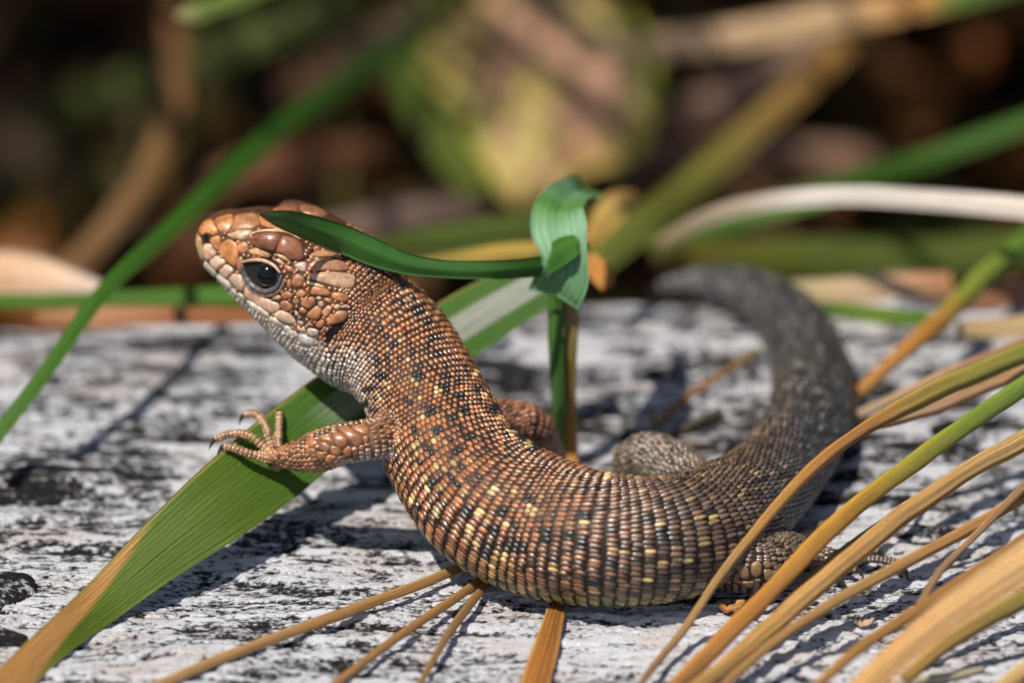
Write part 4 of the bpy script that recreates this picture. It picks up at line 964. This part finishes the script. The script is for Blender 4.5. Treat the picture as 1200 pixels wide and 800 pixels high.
# litter: far too many curled leaves to count
V, F, CL, LV = [], [], [], []; nb = 0
pal = [(.17, .042, .006), (.23, .065, .008), (.12, .036, .004), (.24, .085, .012), (.19, .085, .03), (.08, .04, .004), (.13, .085, .006), (.07, .065, .006)]
for k in range(900):
    x = random.uniform(-15, 15); y = random.uniform(6.8, 34); L = random.uniform(1.0, 2.6); wd = L * random.uniform(.28, .5)
    z = GZ + .15 + random.random() * (1.0 if y > 8 else .6); az = random.uniform(0, 6.28); tl = random.uniform(-.5, .5); cu = random.uniform(-.5, .9)
    uu, vv = np.meshgrid(np.linspace(-1, 1, 8), np.linspace(-1, 1, 5), indexing='ij')
    lx = uu * L / 2; ly = vv * wd / 2 * np.sqrt(np.clip(1.02 - uu ** 2, 0, 1)) * (1 + .15 * np.sin(uu * 9)); lz = cu * .3 * L * (uu ** 2) + .25 * wd * np.abs(vv) + lx * tl
    X2 = x + lx * math.cos(az) - ly * math.sin(az); Y2 = y + lx * math.sin(az) + ly * math.cos(az)
    p = np.stack([X2, Y2, z + lz], -1).reshape(-1, 3)
    V.append(p); F.append(grid_faces(8, 5) + nb); nb += 40
    c = np.array(random.choice(pal)) * random.uniform(.5, 1.1); CL.append(np.tile(c, (40, 1))); LV.append(np.c_[lx.ravel(), vv.ravel(), np.full(40, k)])
build('leaf_litter', np.concatenate(V), np.concatenate(F).tolist(), M_LEAF, None, col=np.concatenate(CL), lv=np.concatenate(LV), kind='stuff', label='brown dead leaf litter behind the log', category='leaf litter')

def tuft(name, label, count, xr, yr, hr, cols, seed, lean=.6, wd=(.12, .3), zb=GZ):
    rg = random.Random(seed); V, F, CL, LV = [], [], [], []; nb = 0
    for k in range(count):
        x = rg.uniform(*xr); y = rg.uniform(*yr); h = rg.uniform(*hr); az = rg.uniform(0, 6.28); le = rg.uniform(.1, lean) * h; wv = rg.uniform(*wd)
        s = np.linspace(0, 1, 9); cx = x + math.cos(az) * le * s ** 2; cy = y + math.sin(az) * le * s ** 2; cz = zb + h * (s - .25 * (le / h) * s ** 3)
        ww = wv / 2 * np.clip(1.1 - s, 0.02, 1) ** .6; fa = rg.uniform(0, 3.14)
        ax = np.array([math.cos(fa), math.sin(fa), 0])
        mid = np.stack([cx, cy, cz], -1); nn_ = np.array([-ax[1], ax[0], 0]) * .25
        p = np.stack([mid - ax * ww[:, None] + nn_ * ww[:, None], mid, mid + ax * ww[:, None] + nn_ * ww[:, None]], 1).reshape(-1, 3)
        V.append(p); F.append(grid_faces(9, 3) + nb); nb += 27
        c = np.array(rg.choice(cols)) * rg.uniform(.7, 1.2); CL.append(np.tile(c, (27, 1))); LV.append(np.c_[np.repeat(s, 3) * h, np.tile([-1, 0, 1], 9), np.full(27, k)])
    return build(name, np.concatenate(V), np.concatenate(F).tolist(), M_GREEN, None, col=np.concatenate(CL), lv=np.concatenate(LV), kind='stuff', label=label, category='grass')
GC = [(.06, .10, .008), (.10, .13, .010), (.18, .14, .015), (.28, .14, .02), (.04, .07, .006)]
tuft('wild_grass', 'thin wild grass growing out of the litter behind the log', 170, (-13, 13), (8, 24), (1.5, 4.0), GC, 3, 1.0, (.1, .28))
# tall tussocks added out of view, leaning over the hollow to shade part of it
def shade_tussock(name, label, count, xr, yr, hr, seed):
    rg = random.Random(seed); V, F, CL, LV = [], [], [], []; nb = 0
    for k in range(count):
        x = rg.uniform(*xr); y = rg.uniform(*yr); h = rg.uniform(*hr); wv = rg.uniform(.3, .7)
        dx = rg.uniform(-.5, .7) * h; dy = -min(rg.uniform(.3, 1.0) * h, y - 6.5)
        s = np.linspace(0, 1, 10); cx = x + dx * s ** 1.8; cy = y + dy * s ** 2.2; cz = GZ + h * (1.15 * s - .35 * s ** 3)
        ww = wv / 2 * np.clip(1.1 - s, 0.02, 1) ** .5; fa = rg.uniform(0, 3.14); ax = np.array([math.cos(fa), math.sin(fa), 0])
        mid = np.stack([cx, cy, cz], -1); nn_ = np.array([-ax[1], ax[0], .3]) * .25
        V.append(np.stack([mid - ax * ww[:, None] + nn_ * ww[:, None], mid, mid + ax * ww[:, None] + nn_ * ww[:, None]], 1).reshape(-1, 3))
        F.append(grid_faces(10, 3) + nb); nb += 30
        CL.append(np.tile(np.array(rg.choice(GC)) * rg.uniform(.7, 1.2), (30, 1))); LV.append(np.c_[np.repeat(s, 3) * h, np.tile([-1, 0, 1], 10), np.full(30, k)])
    return build(name, np.concatenate(V), np.concatenate(F).tolist(), M_GREEN, None, col=np.concatenate(CL), lv=np.concatenate(LV), kind='stuff', label=label, category='grass')
shade_tussock('shade_grass', 'unseen tall grass tussocks added to shade the hollow behind the log', 1450, (-26, 32), (22, 32), (15, 26), 4)
